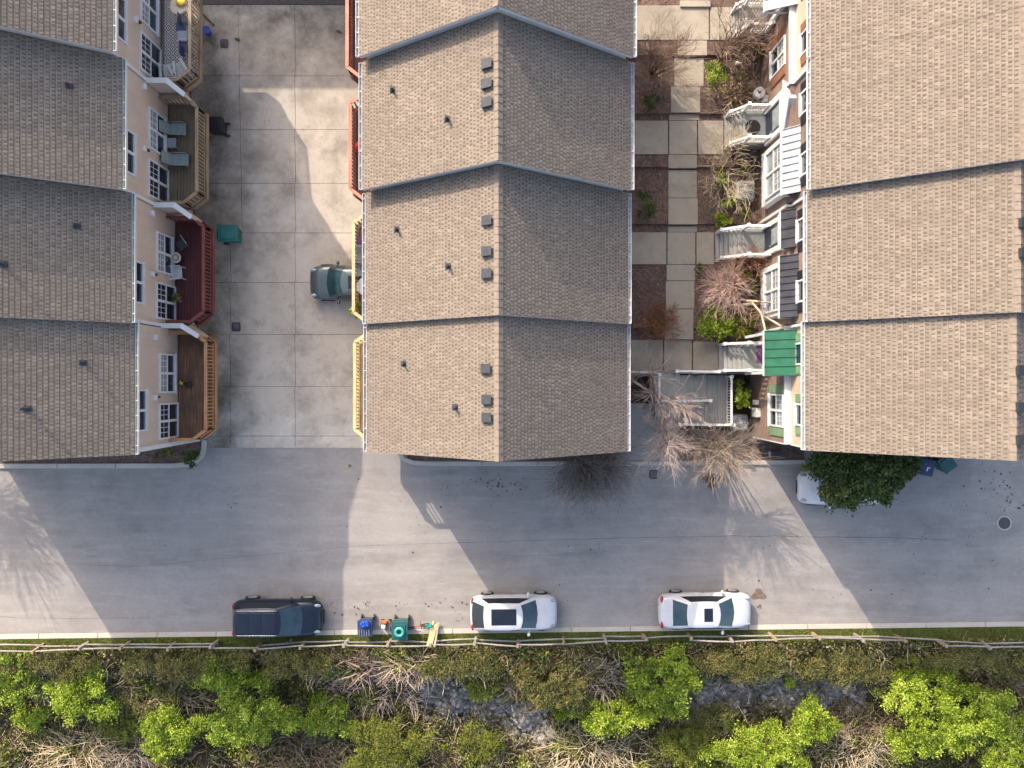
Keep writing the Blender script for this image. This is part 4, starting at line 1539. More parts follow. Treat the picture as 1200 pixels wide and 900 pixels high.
for k in range(n):
    w = (c2 - c1) / n
    mb.box(c1 + 0.004 + k * w, c1 + (k + 1) * w - 0.008, -2.05, 0.44, -0.05, zl)
mb.build('landing', 'greycon', st)
mb = MB()
for k in range(4):                                  # flight down to the west
    t = (c1 - c0) / 4
    mb.box(c1 - (k + 1) * t, c1 - k * t - 0.004, -2.05, -0.85, -0.05, zl - (k + 1) * 0.12)
    mb.box(c1 - (k + 1) * t - 0.02, c1 - (k + 1) * t + 0.05, -2.03, -0.87, zl - (k + 1) * 0.12 + 0.001, zl - (k + 1) * 0.12 + 0.02)
mb.build('lower_flight', 'greycon', st)

def rail_run(root, pts, h=0.95, name='railing', picks=True, posts=None):
    mb = MB()
    for i in range(len(pts) - 1):
        p, q = Vector(pts[i]), Vector(pts[i + 1])
        up = Vector((0, 0, h))
        mb.beam(p + up, q + up, 0.10, 0.06)
        mb.beam(p + Vector((0, 0, 0.12)), q + Vector((0, 0, 0.12)), 0.05, 0.06)
        m = max(1, int((q - p).length / 0.13))
        if picks:
            for k in range(m + 1):
                r = p.lerp(q, k / m)
                mb.box(r.x - 0.018, r.x + 0.018, r.y - 0.018, r.y + 0.018, r.z + 0.12, r.z + h - 0.02)
    for p in (posts or pts):
        p = Vector(p)
        mb.box(p.x - 0.055, p.x + 0.055, p.y - 0.055, p.y + 0.055, p.z, p.z + h + 0.08)
        mb.box(p.x - 0.075, p.x + 0.075, p.y - 0.075, p.y + 0.075, p.z + h + 0.082, p.z + h + 0.115)
    return mb.build(name, 'white', root)
rail_run(st, [(c1 + 1.08, 0.35, zl), (c1 + 1.08, -1.98, zl)])
rail_run(st, [(c2 + 0.02, -2.0, zl), (c1, -2.0, zl), (c0 + 0.0, -2.0, 0.12)])
rail_run(st, [(a.x + 0.05, -0.81, 1.18), (c0, -0.81, 1.18), (c1 + 0.05, -0.81, zl)])
rail_run(st, [(a.x + 0.03, 0.45, 1.18), (a.x + 0.03, -0.80, 1.18)])
gr = thing('garden_railing', 'white railing along the south edge of the garden walk below the green porch roof', 'railing', (9.8, 0.6, 1.2))
xw0 = P(793, 0, 2.1).x
rail_run(gr, [(xw0, 0.62, 1.2), (P(842, 0, 2.1).x, 0.60, 1.2)])
gr = thing('garden_railing', 'short white railing at the walk corner beside the middle row eave', 'railing', (6.2, 0.58, 1.2))
rail_run(gr, [(5.05, 0.60, 1.2), (P(769, 0, 2.1).x, 0.56, 1.2)])

# ================================================================== VEHICLES
def car(name, label, L, W, Ht, paintmat, loc, rotz, style, tilt=0.0):
    """front is +x. style: 'sedan', 'hatch', 'suv'"""
    t = thing(name, label, 'car', loc, rotz)
    t.rotation_euler = (tilt, 0, rotz)
    hw = W / 2
    if style == 'sedan':
        fx = [-.5, -.492, -.47, -.42, -.34, -.22, 0, .16, .27, .36, .43, .475, .495, .5]
        fw = [.62, .76, .87, .95, .985, 1, 1, 1, 1, .985, .94, .84, .70, .56]
        ft = [.66, .78, .90, .95, .965, .96, .95, .945, .93, .89, .82, .72, .60, .52]
        cab = dict(xb0=-.37, xr0=-.215, xr1=.10, xb1=.265, zb=.93, wb=.91, wr=.70)
    elif style == 'hatch':
        fx = [-.5, -.49, -.46, -.41, -.32, -.2, 0, .17, .28, .37, .43, .475, .495, .5]
        fw = [.68, .80, .90, .97, 1, 1, 1, 1, 1, .985, .94, .85, .70, .56]
        ft = [.70, .86, .94, .97, .98, .97, .96, .96, .95, .90, .83, .73, .62, .54]
        cab = dict(xb0=-.465, xr0=-.33, xr1=.075, xb1=.245, zb=.95, wb=.91, wr=.73)
    else:
        fx = [-.5, -.49, -.46, -.41, -.32, -.2, 0, .16, .27, .36, .43, .475, .495, .5]
        fw = [.64, .80, .91, .97, 1, 1, 1, 1, 1, .975, .91, .79, .62, .44]
        ft = [.82, .98, 1.06, 1.09, 1.09, 1.08, 1.07, 1.06, 1.05, 1.01, .95, .84, .70, .6]
        cab = dict(xb0=-.47, xr0=-.42, xr1=.06, xb1=.255, zb=1.06, wb=.92, wr=.77)
    zb = 0.24 if style != 'suv' else 0.30
    mb = MB()
    prof = []
    for x, w, zt in zip(fx, fw, ft):
        w *= hw
        zbb = zb + (0.14 if abs(x) > .47 else 0)
        half = [(0, zt + .025), (.42 * w, zt + .02), (.74 * w, zt), (.90 * w, zt - .055), (w, zbb + .62 * (zt - zbb)), (.992 * w, zbb + .36 * (zt - zbb)), (.96 * w, zbb + .12), (.88 * w, zbb)]
        prof.append([(x * L, y, z) for y, z in half] + [(x * L, -y, z) for y, z in half[::-1][:-1]])
    n = len(prof[0])
    vs = [p for r in prof for p in r]
    fs = []
    for i in range(len(prof) - 1):
        for k in range(n):
            fs.append((i * n + k, i * n + (k + 1) % n, (i + 1) * n + (k + 1) % n, (i + 1) * n + k))
    fs.append(tuple(range(n)))
    fs.append(tuple(range((len(prof) - 1) * n, len(prof) * n))[::-1])
    mb.add(vs, fs)
    body = mb.build('body', paintmat, t, True, 0, True, 1)
    # greenhouse: belt ring, roof ring
    c = cab
    zr = Ht - 0.055
    K = []
    for v in (-.88, -.45, 0, .45, .88):
        K.append((1, v, 'f'))
    K += [(.965, .975, 'c')]
    for uu in (.88, .4, -.05, -.45, -.75):
        K.append((uu, 1, 's'))
    K += [(-.95, .96, 'c')]
    for v in (.84, .4, 0, -.4, -.84):
        K.append((-1, v, 'b'))
    K += [(-.95, -.96, 'c')]
    for uu in (-.75, -.45, -.05, .4, .88):
        K.append((uu, -1, 's'))
    K += [(.965, -.975, 'c')]
    def ringpts(x0, x1, w, z, bow_f, bow_b, crown=0.0):
        out = []
        for uu, v, _ in K:
            x = (x0 + x1) / 2 + uu * (x1 - x0) / 2
            if uu > 0.9:
                x += bow_f * (1 - v * v)
            if uu < -0.9:
                x -= bow_b * (1 - v * v)
            out.append((x * L, v * w * (1 - 0.06 * max(0, abs(uu) - .4)), z + crown * (1 - v * v * .6) * (1 - uu * uu * .4)))
        return out
    r0 = ringpts(c['xb0'], c['xb1'], c['wb'] * hw, c['zb'] - 0.02, .045, .016)
    r1 = ringpts(c['xr0'], c['xr1'], c['wr'] * hw, zr, .03, .014)
    r2 = ringpts(c['xr0'] + .012, c['xr1'] - .012, c['wr'] * hw * .95, zr + .032, .02, .01)
    r3 = ringpts(c['xr0'] * .62 + c['xr1'] * .38, c['xr1'] * .62 + c['xr0'] * .38, c['wr'] * hw * .5, zr + .055, .01, .005)
    m = len(K)
    parts = {'f': [], 'b': [], 's': [], 'c': []}
    for k in range(m):
        a, b2 = K[k][2], K[(k + 1) % m][2]
        kind = a if a == b2 else 'c'
        parts[kind].append(k)
    def strip(idx, lo, hi):
        q = MB()
        for k in idx:
            k2 = (k + 1) % m
            q.add([lo[k], lo[k2], hi[k2], hi[k]], [(0, 1, 2, 3)])
        return q
    q = strip(parts['c'], r0, r1)                    # pillars + roof in body colour
    for lo, hi in ((r1, r2), (r2, r3)):
        for k in range(m):
            k2 = (k + 1) % m
            q.add([lo[k], lo[k2], hi[k2], hi[k]], [(0, 1, 2, 3)])
    q.add(r3, [tuple(range(m))])
    me_roof = q.build('cabin', paintmat, t, True, 0, True)
    bmw = me_roof.modifiers.new('weld', 'WELD')
    bmw.merge_threshold = 0.002
    def lerp_ring(f):
        return [tuple(np.array(p) * (1 - f) + np.array(s) * f) for p, s in zip(r0, r1)]
    ra, rb = lerp_ring(0.07), lerp_ring(0.93)
    strip(parts['f'], r0, r1).build('windshield', 'car_glass', t, True, 0, True)
    strip(parts['b'], r0, r1).build('rear_window', 'car_glass' if style == 'sedan' else 'car_glass_dark', t, True, 0, True)
    for sg in (-1, 1):
        idx = [k for k in parts['s'] if K[k][1] == sg]
        strip(idx, ra, rb).build('side_window', 'car_glass_dark', t, True, 0, True)
        q = strip(idx, r0, ra)
        q.build('window_trim', paintmat, t, True, 0, True)
        strip(idx, rb, r1).build('roof_trim', paintmat, t, True, 0, True)
    # sunroof
    if style == 'sedan':
        q = MB(); q.box((.045 - .095) * L, .045 * L, -.33, .33, zr + .02, zr + .064); q.build('sunroof', 'car_glass_dark', t, False, .02, True)
    if style == 'hatch':
        q = MB(); q.box(-.255 * L, .03 * L, -.40, .40, zr + .02, zr + .064); q.build('sunroof', 'car_glass_dark', t, False, .02, True)
    if style == 'suv':
        for xa, xb in ((-.405, -.255), (-.242, -.125), (-.112, .03)):
            q = MB(); q.box(xa * L, xb * L, -.50, .50, zr + .02, zr + .062); q.build('roof_panel', 'car_glass_dark', t, False, .02, True)
        for sg in (-1, 1):
            q = MB(); q.tube([(-.40 * L, sg * .60, zr + .02), (-.38 * L, sg * .60, zr + .075), (.02 * L, sg * .60, zr + .075), (.05 * L, sg * .60, zr + .02)], .02, 6)
            q.build('roof_rail', 'chrome', t, True, 0, True)
    # wheels
    rr = .33 if style != 'suv' else .37
    for sx in (-.305, .315):
        for sg in (-1, 1):
            q = MB()
            yy = sg * (hw - .085)
            def ycyl(rad, ya, yb, n=24):
                vs = [(sx * L + rad * math.cos(2 * math.pi * k / n), ya, rr + rad * math.sin(2 * math.pi * k / n)) for k in range(n)]
                vs += [(x, yb, z) for x, _, z in vs]
                return vs, [tuple(range(n)), tuple(range(n, 2 * n))[::-1]] + [(k, n + k, n + (k + 1) % n, (k + 1) % n) for k in range(n)]
            q.add(*ycyl(rr, yy - .11, yy + .11))
            wh = q.build('wheel', 'tyre', t, False, .02, True)
            q = MB()
            q.add(*ycyl(rr * .66, yy + sg * .09, yy + sg * .118))
            for k in range(5):
                th = 2 * math.pi * k / 5
                q.beam((sx * L, yy + sg * .122, rr), (sx * L + math.cos(th) * rr * .6, yy + sg * .122, rr + math.sin(th) * rr * .6), .05, .012)
            q.build('rim', 'rim', wh, False, 0, True)
    # lights, mirrors, plates, bumper strips, handles
    zt = ft[-3]
    for sg in (-1, 1):
        q = MB(); q.ball((.443 * L, sg * hw * .70, zt + .035), .20, .085, .075); h = q.build('headlight', 'headlight', t, True, 0, True); h.rotation_euler = (0, 0, 0)
        q = MB(); q.ball((-.474 * L, sg * hw * .70, (.84 if style != 'suv' else 1.0)), .075, .19, .06); q.build('taillight', 'taillight', t, True, 0, True)
        q = MB(); q.ball((.17 * L, sg * (hw + .09), c['zb'] + .04), .085, .11, .075); q.tube([(.18 * L, sg * hw * .9, c['zb'] + .0), (.17 * L, sg * (hw + .06), c['zb'] + .02)], .03, 6); q.build('side_mirror', paintmat, t, True, 0, True)
        for xx in (-.10, .10):
            q = MB(); q.box(xx * L - .09, xx * L + .09, sg * hw * .985 - .012, sg * hw * .985 + .025, zb + .60 * (c['zb'] - zb), zb + .60 * (c['zb'] - zb) + .035); q.build('door_handle', paintmat, t, False, .008, True)
    q = MB(); q.beam((.262 * L, -.45, c['zb'] + .035), (.252 * L, .12, c['zb'] + .05), .02, .015); q.beam((.262 * L, .1, c['zb'] + .035), (.25 * L, .55, c['zb'] + .05), .02, .015)
    q.build('wiper', 'black', t, False, 0, True)
    q = MB(); q.box(.492 * L, .503 * L, -.34, .34, .34, .50); q.build('grille', 'black', t, False, .01, True)
    q = MB(); q.box(-.505 * L, -.494 * L, -.26, .26, .52, .66); q.build('number_plate', 'offwhite', t, False, .005, True)
    q = MB()                                         # dark panel gaps: bonnet and boot shut lines
    q.beam((-.02 * L, hw * .992, zb + .1), (-.02 * L, hw * 1.0, c['zb'] - .09), .012, .014)
    q.beam((-.02 * L, -hw * .992, zb + .1), (-.02 * L, -hw * 1.0, c['zb'] - .09), .012, .014)
    q.build('door_gap', 'black', t, False, 0, True)
    return t

car('parked_car', 'blue-black estate car with roof rails parked at the kerb, leftmost of the street cars', 4.48, 1.86, 1.68, 'car_black', (P(326.5, 0, .6).x, -11.66, 0), 0, 'suv')
car('parked_car', 'white hatchback with a large dark sunroof parked at the kerb right of the teal bin', 4.32, 1.80, 1.48, 'car_white', (P(602, 0, .6).x, -11.42, 0), R(0.6), 'hatch')
car('parked_car', 'white saloon car with a small dark sunroof, rightmost of the cars along the fence', 4.62, 1.82, 1.45, 'car_white', (P(826, 0, .6).x, -11.33, 0), R(0.5), 'sedan')
_y = PD(388, 332).y
car('parked_car', 'silver grey car with its tail under a brown deck in the driveway', 4.5, 1.74, 1.45, 'car_grey', (-9.95 + 2.25, _y, zdrive(_y) + .02), R(180), 'sedan', tilt=-math.atan(SLOPE))
car('parked_car', 'white car half hidden under the evergreen tree at the right', 4.5, 1.76, 1.46, 'car_white', (P(935, 0, .6).x + 2.25, P(0, 571, .6).y, 0), R(180), 'sedan')

# ================================================================== BINS AND THINGS AT THE KERB
def bin_(name, label, cat, loc, rot, body, lid, w=.58, d=.68, h=1.0, group=None):
    t = thing(name, label, cat, loc, rot, group)
    mb = MB()
    vs = []
    for z, k in ((.06, .80), (h * .9, 1.0), (h * .9, 1.08), (h * .97, 1.08)):
        for sx, sy in ((-1, -1), (1, -1), (1, 1), (-1, 1)):
            vs.append((sx * w / 2 * k, sy * d / 2 * k, z))
    fs = [(3, 2, 1, 0), (12, 13, 14, 15)]
    for j in range(3):
        for i in range(4):
            fs.append((j * 4 + i, j * 4 + (i + 1) % 4, (j + 1) * 4 + (i + 1) % 4, (j + 1) * 4 + i))
    mb.add(vs, fs)
    mb.build('bin_body', body, t, False, .02, True)
    mb = MB()
    k = 1.1
    mb.prism([(-w / 2 * k, -d / 2 * k), (w / 2 * k, -d / 2 * k), (w / 2 * k, d / 2 * k), (-w / 2 * k, d / 2 * k)], h * .98, [h * 1.02, h * 1.02, h * 1.07, h * 1.07])
    mb.prism([(-w / 2 * .8, -d / 2 * .8), (w / 2 * .8, -d / 2 * .8), (w / 2 * .8, d / 2 * .75), (-w / 2 * .8, d / 2 * .75)], h * 1.0, [h * 1.055, h * 1.055, h * 1.105, h * 1.105])
    mb.build('lid', lid, t, False, .025, True)
    mb = MB()
    mb.tube([(-w / 2 * .8, d / 2 * 1.25, h * .95), (w / 2 * .8, d / 2 * 1.25, h * .95)], .022, 8)
    for sx in (-1, 1):
        mb.beam((sx * w / 2 * .8, d / 2, h * .93), (sx * w / 2 * .8, d / 2 * 1.25, h * .95), .03, .03)
    mb.build('handle', body, t, False, 0, True)
    for sx in (-1, 1):
        mb = MB()
        n = 16
        yy, rr = d / 2 * .95, .13
        vs = [(sx * w / 2 * .95 - .03, yy + rr * math.cos(2 * math.pi * k / n), rr + rr * math.sin(2 * math.pi * k / n)) for k in range(n)]
        vs += [(x + .06, y, z) for x, y, z in vs]
        mb.add(vs, [tuple(range(n))[::-1], tuple(range(n, 2 * n))] + [(k, (k + 1) % n, n + (k + 1) % n, n + k) for k in range(n)])
        mb.build('wheel', 'black', t, False, 0, True)
    return t
q = P(433, 733, 0)
b1 = bin_('wheeled_bin', 'navy wheeled bin with a bright blue bag on its lid at the kerb', 'bin', (q.x - .05, q.y + .15, 0), 0, 'navy', 'navy', .66, .72, 1.02)
mb = MB()
mb.ball((b1.location.x + .02, b1.location.y + .26, 1.19), .25, .17, .11, 14, 8)
for _k in range(9):
    _a = rng.uniform(0, 6.28)
    mb.ball((b1.location.x + .02 + .17 * math.cos(_a), b1.location.y + .26 + .10 * math.sin(_a), 1.20 + rng.uniform(0, .08)), rng.uniform(.06, .12), rng.uniform(.05, .09), rng.uniform(.04, .08), 7, 5)
tag(mb.build('plastic_bag', 'blue', None, True), 'bright blue plastic bag lying on the navy bin', 'bag')
mb = MB()
for k in range(5):
    mb.box(b1.location.x - .27 + k * .12, b1.location.x - .25 + k * .12, b1.location.y - .34, b1.location.y - .02, 1.125, 1.145)
    mb.v = mb.v
mb.build('lid_rib', 'grey', b1)
q = P(474, 733, 0)
b2 = bin_('wheeled_bin', 'dark teal wheeled bin with a mint ring on its lid at the kerb', 'bin', (q.x - .1, q.y + .05, 0), 0, 'tealdark', 'tealdark', .74, .86, 1.05)
mb = MB()
n = 24
for (r0, r1) in ((.145, .02),):
    vs, fs = [], []
    for i in range(n):
        for j in range(10):
            a, c_ = 2 * math.pi * i / n, 2 * math.pi * j / 10
            r = .185 + .075 * math.cos(c_)
            vs.append((b2.location.x + r * math.cos(a), b2.location.y - .02 + r * math.sin(a), 1.235 + .06 * math.sin(c_)))
    for i in range(n):
        for j in range(10):
            fs.append((i * 10 + j, ((i + 1) % n) * 10 + j, ((i + 1) % n) * 10 + (j + 1) % 10, i * 10 + (j + 1) % 10))
    mb.add(vs, fs)
tag(mb.build('swim_ring', 'mint', None, True), 'mint green ring lying on the dark teal bin', 'ring')
# toys between the bins
q = P(453, 733, .2)
t = thing('toy_cart', 'orange and white toy cart between the two kerb bins', 'toy', (q.x, q.y, 0))
mb = MB(); mb.box(q.x - .28, q.x + .22, q.y - .02, q.y + .24, .18, .34); mb.build('tray', 'brownwood', t, bevel=.03)
mb = MB(); mb.box(q.x - .2, q.x + .06, q.y + .16, q.y + .32, .345, .50); mb.build('seat', 'orange', t, bevel=.04)
mb = MB(); mb.box(q.x - .24, q.x - .02, q.y - .10, q.y + .10, .345, .46); mb.build('panel', 'white', t, bevel=.03)
for sx, sy in ((-.2, -.04), (.16, -.04), (-.2, .26), (.16, .26)):
    mb = MB(); mb.ball((q.x + sx, q.y + sy, .1), .1, .04, .1, 12, 8); mb.build('wheel', 'black', t, True)
mb = MB(); mb.beam((q.x + .2, q.y + .1, .3), (q.x + .5, q.y + .05, .45), .03, .03); mb.build('handle', 'black', t)
q = P(461, 734, .2)
t = thing('round_grill', 'small round black kettle grill between the kerb bins', 'grill', (q.x + .02, q.y, 0))
mb = MB(); mb.ball((q.x + .02, q.y, .50), .19, .19, .16, 16, 10); mb.build('bowl', 'black', t, True)
mb = MB(); mb.ring((q.x + .02, q.y), .185, .20, .49, .52); mb.build('rim', 'grey', t)
for k in range(3):
    a = 2.1 * k
    mb = MB(); mb.tube([(q.x + .02 + .1 * math.cos(a), q.y + .1 * math.sin(a), .42), (q.x + .02 + .2 * math.cos(a), q.y + .2 * math.sin(a), 0)], .013, 6); mb.build('leg', 'grey', t)
mb = MB(); mb.box(q.x - .01, q.x + .05, q.y - .03, q.y + .03, .655, .70); mb.build('knob', 'grey', t)

def bicycle(label, x, y, rot, fm):
    t = thing('bicycle', label, 'bicycle', (x, y, 0), rot)
    def wheel(cx, cy, cz):
        m2 = MB()
        n = 20
        vs, fs = [], []
        for i in range(n):
            for j in range(5):
                a, c_ = 2 * math.pi * i / n, 2 * math.pi * j / 5
                r = .25 + .022 * math.cos(c_)
                vs.append((cx + r * math.cos(a), cy + .022 * math.sin(c_) + .12 * math.sin(a), cz + r * math.sin(a) * .9))
        for i in range(n):
            for j in range(5):
                fs.append((i * 5 + j, ((i + 1) % n) * 5 + j, ((i + 1) % n) * 5 + (j + 1) % 5, i * 5 + (j + 1) % 5))
        m2.add(vs, fs)
        wh = m2.build('wheel', 'tyre', t, True, 0, True)
        m2 = MB()
        for k in range(8):
            a = math.pi * k / 8
            m2.tube([(cx + .24 * math.cos(a), cy + .115 * math.sin(a), cz + .215 * math.sin(a)), (cx - .24 * math.cos(a), cy - .115 * math.sin(a), cz - .215 * math.sin(a))], .005, 3)
        m2.build('spoke', 'chrome', wh, False, 0, True)
    wheel(-.42, 0, .25)
    wheel(.42, 0, .25)
    m2 = MB()
    pts = dict(b=(-.42, 0, .25), f=(.42, 0, .25), c=(-.05, 0.02, .25), s=(-.14, .10, .58), h=(.30, .10, .60))
    for a, b in (('b', 'c'), ('c', 's'), ('s', 'b'), ('c', 'h'), ('s', 'h'), ('h', 'f')):
        m2.tube([pts[a], pts[b]], .02, 6)
    m2.build('frame', fm, t, True, 0, True)
    m2 = MB(); m2.ball((-.16, .13, .65), .12, .06, .035, 10, 6); m2.build('saddle', 'black', t, True, 0, True)
    m2 = MB(); m2.tube([(.30, .10, .6), (.29, .12, .70), (.29, -.08, .74)], .014, 6); m2.tube([(.29, .12, .70), (.29, .34, .72)], .014, 6); m2.build('handlebar', 'black', t, True, 0, True)
    return t
q = P(489, 735, 0)
bicycle('small red bicycle lying against the dark teal bin', q.x + .02, q.y + .1, R(12), 'red')
q = P(503, 731, 0)
t = thing('scooter', 'mint green child scooter beside the red bicycle', 'scooter', (q.x, q.y, 0))
mb = MB(); mb.ball((q.x, q.y, .32), .20, .16, .07, 12, 8); mb.build('deck', 'mint', t, True)
mb = MB(); mb.tube([(q.x + .15, q.y, .3), (q.x + .2, q.y + .05, .75)], .018, 6); mb.tube([(q.x + .2, q.y - .13, .75), (q.x + .2, q.y + .2, .75)], .018, 6); mb.build('handlebar', 'teal', t, True)
for sx in (-.2, .2):
    mb = MB(); mb.ball((q.x + sx, q.y, .1), .1, .035, .1, 12, 8); mb.build('wheel', 'black', t, True)
q0, q1 = P(510, 732, .15), P(503, 757, 1.0)
t = thing('lumber_stack', 'pale yellow lumber boards leaning over the grass onto the fence', 'lumber', (q0.x, q0.y, 0))
for k in range(4):
    mb = MB()
    dx = k * .09 - .1
    mb.beam((q0.x + dx * 1.0, q0.y + .15 * rng.random(), .06 + .03 * k), (q1.x + dx * 1.3 + rng.uniform(-.05, .05), q1.y - .1 * rng.random(), 1.0 + .03 * k), .10, .03)
    mb.build('board', 'pine' if k != 3 else 'railgrey', t)

# bins in the driveway and on the right
q = PD(271, 278, .0)
bin_('wheeled_bin', 'bright teal wheeled bin in the driveway beside the maroon deck', 'bin', (q.x + .2, q.y - .0, zdrive(q.y)), R(90), 'teal', 'teal', .74, .84, 1.08)
q = PD(258, 153, .0)
bin_('wheeled_bin', 'black wheeled bin in the driveway beside the tan lounger deck', 'bin', (q.x + .05, q.y, zdrive(q.y)), R(-90), 'black', 'black', .62, .75, 1.05)
q = P(1086, 548, 1.0)
b3 = bin_('wheeled_bin', 'navy wheeled bin with a white mark on its lid beside the evergreen tree', 'bin', (q.x, q.y, 0), R(-10), 'navy', 'navy', .62, .72, 1.02)
mb = MB(); mb.box(-.05, .02, -.16, .02, 1.12, 1.128); mb.box(.02, .12, -.02, .04, 1.124, 1.132); mb.build('lid_mark', 'white', b3, False, 0, True)
q = P(1110, 543, 1.0)
bin_('wheeled_bin', 'dark teal wheeled bin at the eave right of the evergreen tree', 'bin', (q.x, q.y, 0), R(35), 'tealdark', 'tealdark', .64, .74, 1.02)

# ================================================================== STREET IRONWORK
q = P(1177, 613)
t = thing('manhole_cover', 'round cast iron manhole cover in the asphalt at the right', 'manhole cover', (q.x, q.y, 0.0))
mb = MB(); mb.ring((q.x, q.y), .31, .37, -.02, .006, 40); mb.build('frame', 'kerb', t)
mb = MB(); mb.cyl((q.x, q.y), .305, -.02, .009, 40)
for k in range(-4, 5):
    L = math.sqrt(max(0, .27 ** 2 - (k * .06) ** 2))
    if L > .05:
        mb.box(q.x - L, q.x + L, q.y + k * .06 - .014, q.y + k * .06 + .014, .009, .016)
mb.build('cover', 'iron', t)
def grate(label, px, py, s, drive):
    q = PD(px, py) if drive else P(px, py)
    z = (zdrive(q.y) + .022) if drive else 0.006
    t = thing('drain_grate', label, 'drain', (q.x, q.y, z))
    m2 = MB()
    for a in (-1, 1):
        m2.box(q.x - s, q.x + s, q.y + a * s - .03, q.y + a * s + .03, z - .03, z + .015)
        m2.box(q.x + a * s - .03, q.x + a * s + .03, q.y - s + .031, q.y + s - .031, z - .03, z + .015)
    m2.build('frame', 'metal_dark', t)
    m2 = MB()
    for k in range(7):
        x = q.x - s + .03 + (2 * s - .06) * (k + .5) / 7
        m2.box(x - .014, x + .014, q.y - s + .032, q.y + s - .032, z - .02, z + .010)
    m2.build('bars', 'iron', t)
    m2 = MB(); m2.box(q.x - s + .032, q.x + s - .032, q.y - s + .032, q.y + s - .032, z - .04, z - .02); m2.build('sump', 'black', t)
grate('square drain grate beside the blue bucket in the driveway', 263, 51, .17, True)
grate('square drain grate near the driveway end of the maroon deck', 277, 383, .19, True)
grate('square storm drain in the street below the pale bare tree', 766, 556, .2, False)
q = PD(245, 39)
t = thing('bucket', 'bright blue bucket on the driveway beside the rug deck', 'bucket', (q.x, q.y, zdrive(q.y) + .01))
z = zdrive(q.y) + .01
mb = MB(); mb.cyl((q.x, q.y), .15, z, z + .36, 20, .19); mb.build('pail', 'blue', t, bevel=.01)
mb = MB(); mb.ring((q.x, q.y), .165, .20, z + .345, z + .375); mb.build('rim', 'blue', t)
mb = MB(); mb.tube([(q.x - .19, q.y, z + .34), (q.x - .1, q.y + .17, z + .36), (q.x + .1, q.y + .17, z + .36), (q.x + .19, q.y, z + .34)], .008, 5); mb.build('handle', 'grey', t)
for px, py, l in ((278, 46, 'dark scrap lying on the driveway right of the blue bucket'), (397, 37, 'dark scrap lying on the driveway beside the northernmost red deck')):
    q = PD(px, py)
    z = zdrive(q.y) + .02
    mb = MB(); mb.prism([(q.x - .16, q.y + .06), (q.x - .05, q.y - .05), (q.x + .15, q.y - .1), (q.x + .1, q.y + .02)], z, z + .05)
    tag(mb.build('scrap_board', 'black'), l, 'scrap')
q0, q1 = PD(238, 17), PD(251, 30)
mb = MB(); mb.beam((q0.x, q0.y, zdrive(q0.y) + .05), (q1.x, q1.y, zdrive(q1.y) + .05), .07, .07)
tag(mb.build('black_pole', 'black'), 'black pole lying on the driveway by the rug deck', 'pole')
q0, q1 = PD(246, 389), PD(262, 393)
mb = MB(); mb.beam((q0.x - .3, q0.y, zdrive(q0.y) + .5), (q1.x, q1.y, zdrive(q1.y) + .5), .05, .25); mb.beam((q0.x - .3, q0.y - .14, zdrive(q0.y) + .52), (q1.x, q1.y - .14, zdrive(q1.y) + .52), .09, .03)
tag(mb.build('timber_beam', 'cedar'), 'short reddish timber sticking out between the maroon and cedar decks', 'timber')

# ================================================================== DECK FURNITURE
def adirondack(label, x, y, z, rot, mat, group=None):
    t = thing('deck_chair', label, 'chair', (x, y, z), rot, group)
    m2 = MB()
    for k in range(5):
        m2.box(-.05 + k * .11, .05 + k * .11, -.25, .25, .36 - k * .0, .385)
    m2.build('seat', mat, t, False, 0, True)
    m2 = MB()
    for k in range(5):
        m2.beam((-.08, -.22 + k * .11, .36), (-.34, -.24 + k * .12, 1.0 - abs(k - 2) * .05), .095, .022)
    m2.build('backrest', mat, t, False, 0, True)
    for s in (-1, 1):
        m2 = MB(); m2.box(-.15, .5, s * .31 - .06, s * .31 + .06, .58, .605); m2.build('armrest', mat, t, False, 0, True)
        m2 = MB(); m2.box(.42, .48, s * .29 - .03, s * .29 + .03, 0, .575); m2.build('leg', mat, t, False, 0, True)
        m2 = MB(); m2.beam((-.3, s * .29, .02), (.4, s * .29, .32), .04, .1); m2.build('side_rail', mat, t, False, 0, True)
    return t
zf = A_F[3] + .012
mb = MB()
q0 = P(193, 92, zf); q1 = P(222, -60, zf)
mb.prism([(q0.x, 13.75), (-14.45, 13.75), (-14.2, 14.0), (-14.2, 17.6), (q0.x, 17.6)], zf - .006, zf + .012)
tag(mb.build('deck_rug', 'rug'), 'black and white diamond patterned rug on the topmost left deck', 'rug')
q = P(196, 88, zf + .4); adirondack('light grey slatted chair nearest the wall on the rug deck', q.x + .1, q.y, zf + .02, R(95), 'lightgrey')
q = P(213, 87, zf + .4); adirondack('light grey slatted chair by the rail on the rug deck', q.x - .02, q.y + .05, zf + .02, R(120), 'lightgrey')
q = P(209, 8, zf + .4)
t = thing('round_table', 'small round cream table with a yellow cushion at the top of the rug deck', 'table', (q.x, q.y, zf))
mb = MB(); mb.cyl((q.x, q.y), .36, zf + .42, zf + .46, 24); mb.build('table_top', 'cream', t, bevel=.01)
mb = MB(); mb.cyl((q.x, q.y), .05, zf + .02, zf + .42, 12); mb.cyl((q.x, q.y), .22, zf + .01, zf + .03, 16); mb.build('base', 'grey', t)
mb = MB(); mb.ball((q.x + .15, q.y + .18, zf + .53), .24, .20, .07, 14, 8); tag(mb.build('cushion', 'yellow', None, True), 'yellow cushion on the small round deck table', 'cushion')
q = P(214, 42, zf + .5)
t = thing('side_table', 'low table with pale blue top pushed against the rug deck rail', 'table', (q.x, q.y, zf))
mb = MB(); mb.box(q.x - .22, q.x + .22, q.y - .22, q.y + .22, zf + .48, zf + .52); mb.build('table_top', 'headlight', t, bevel=.01)
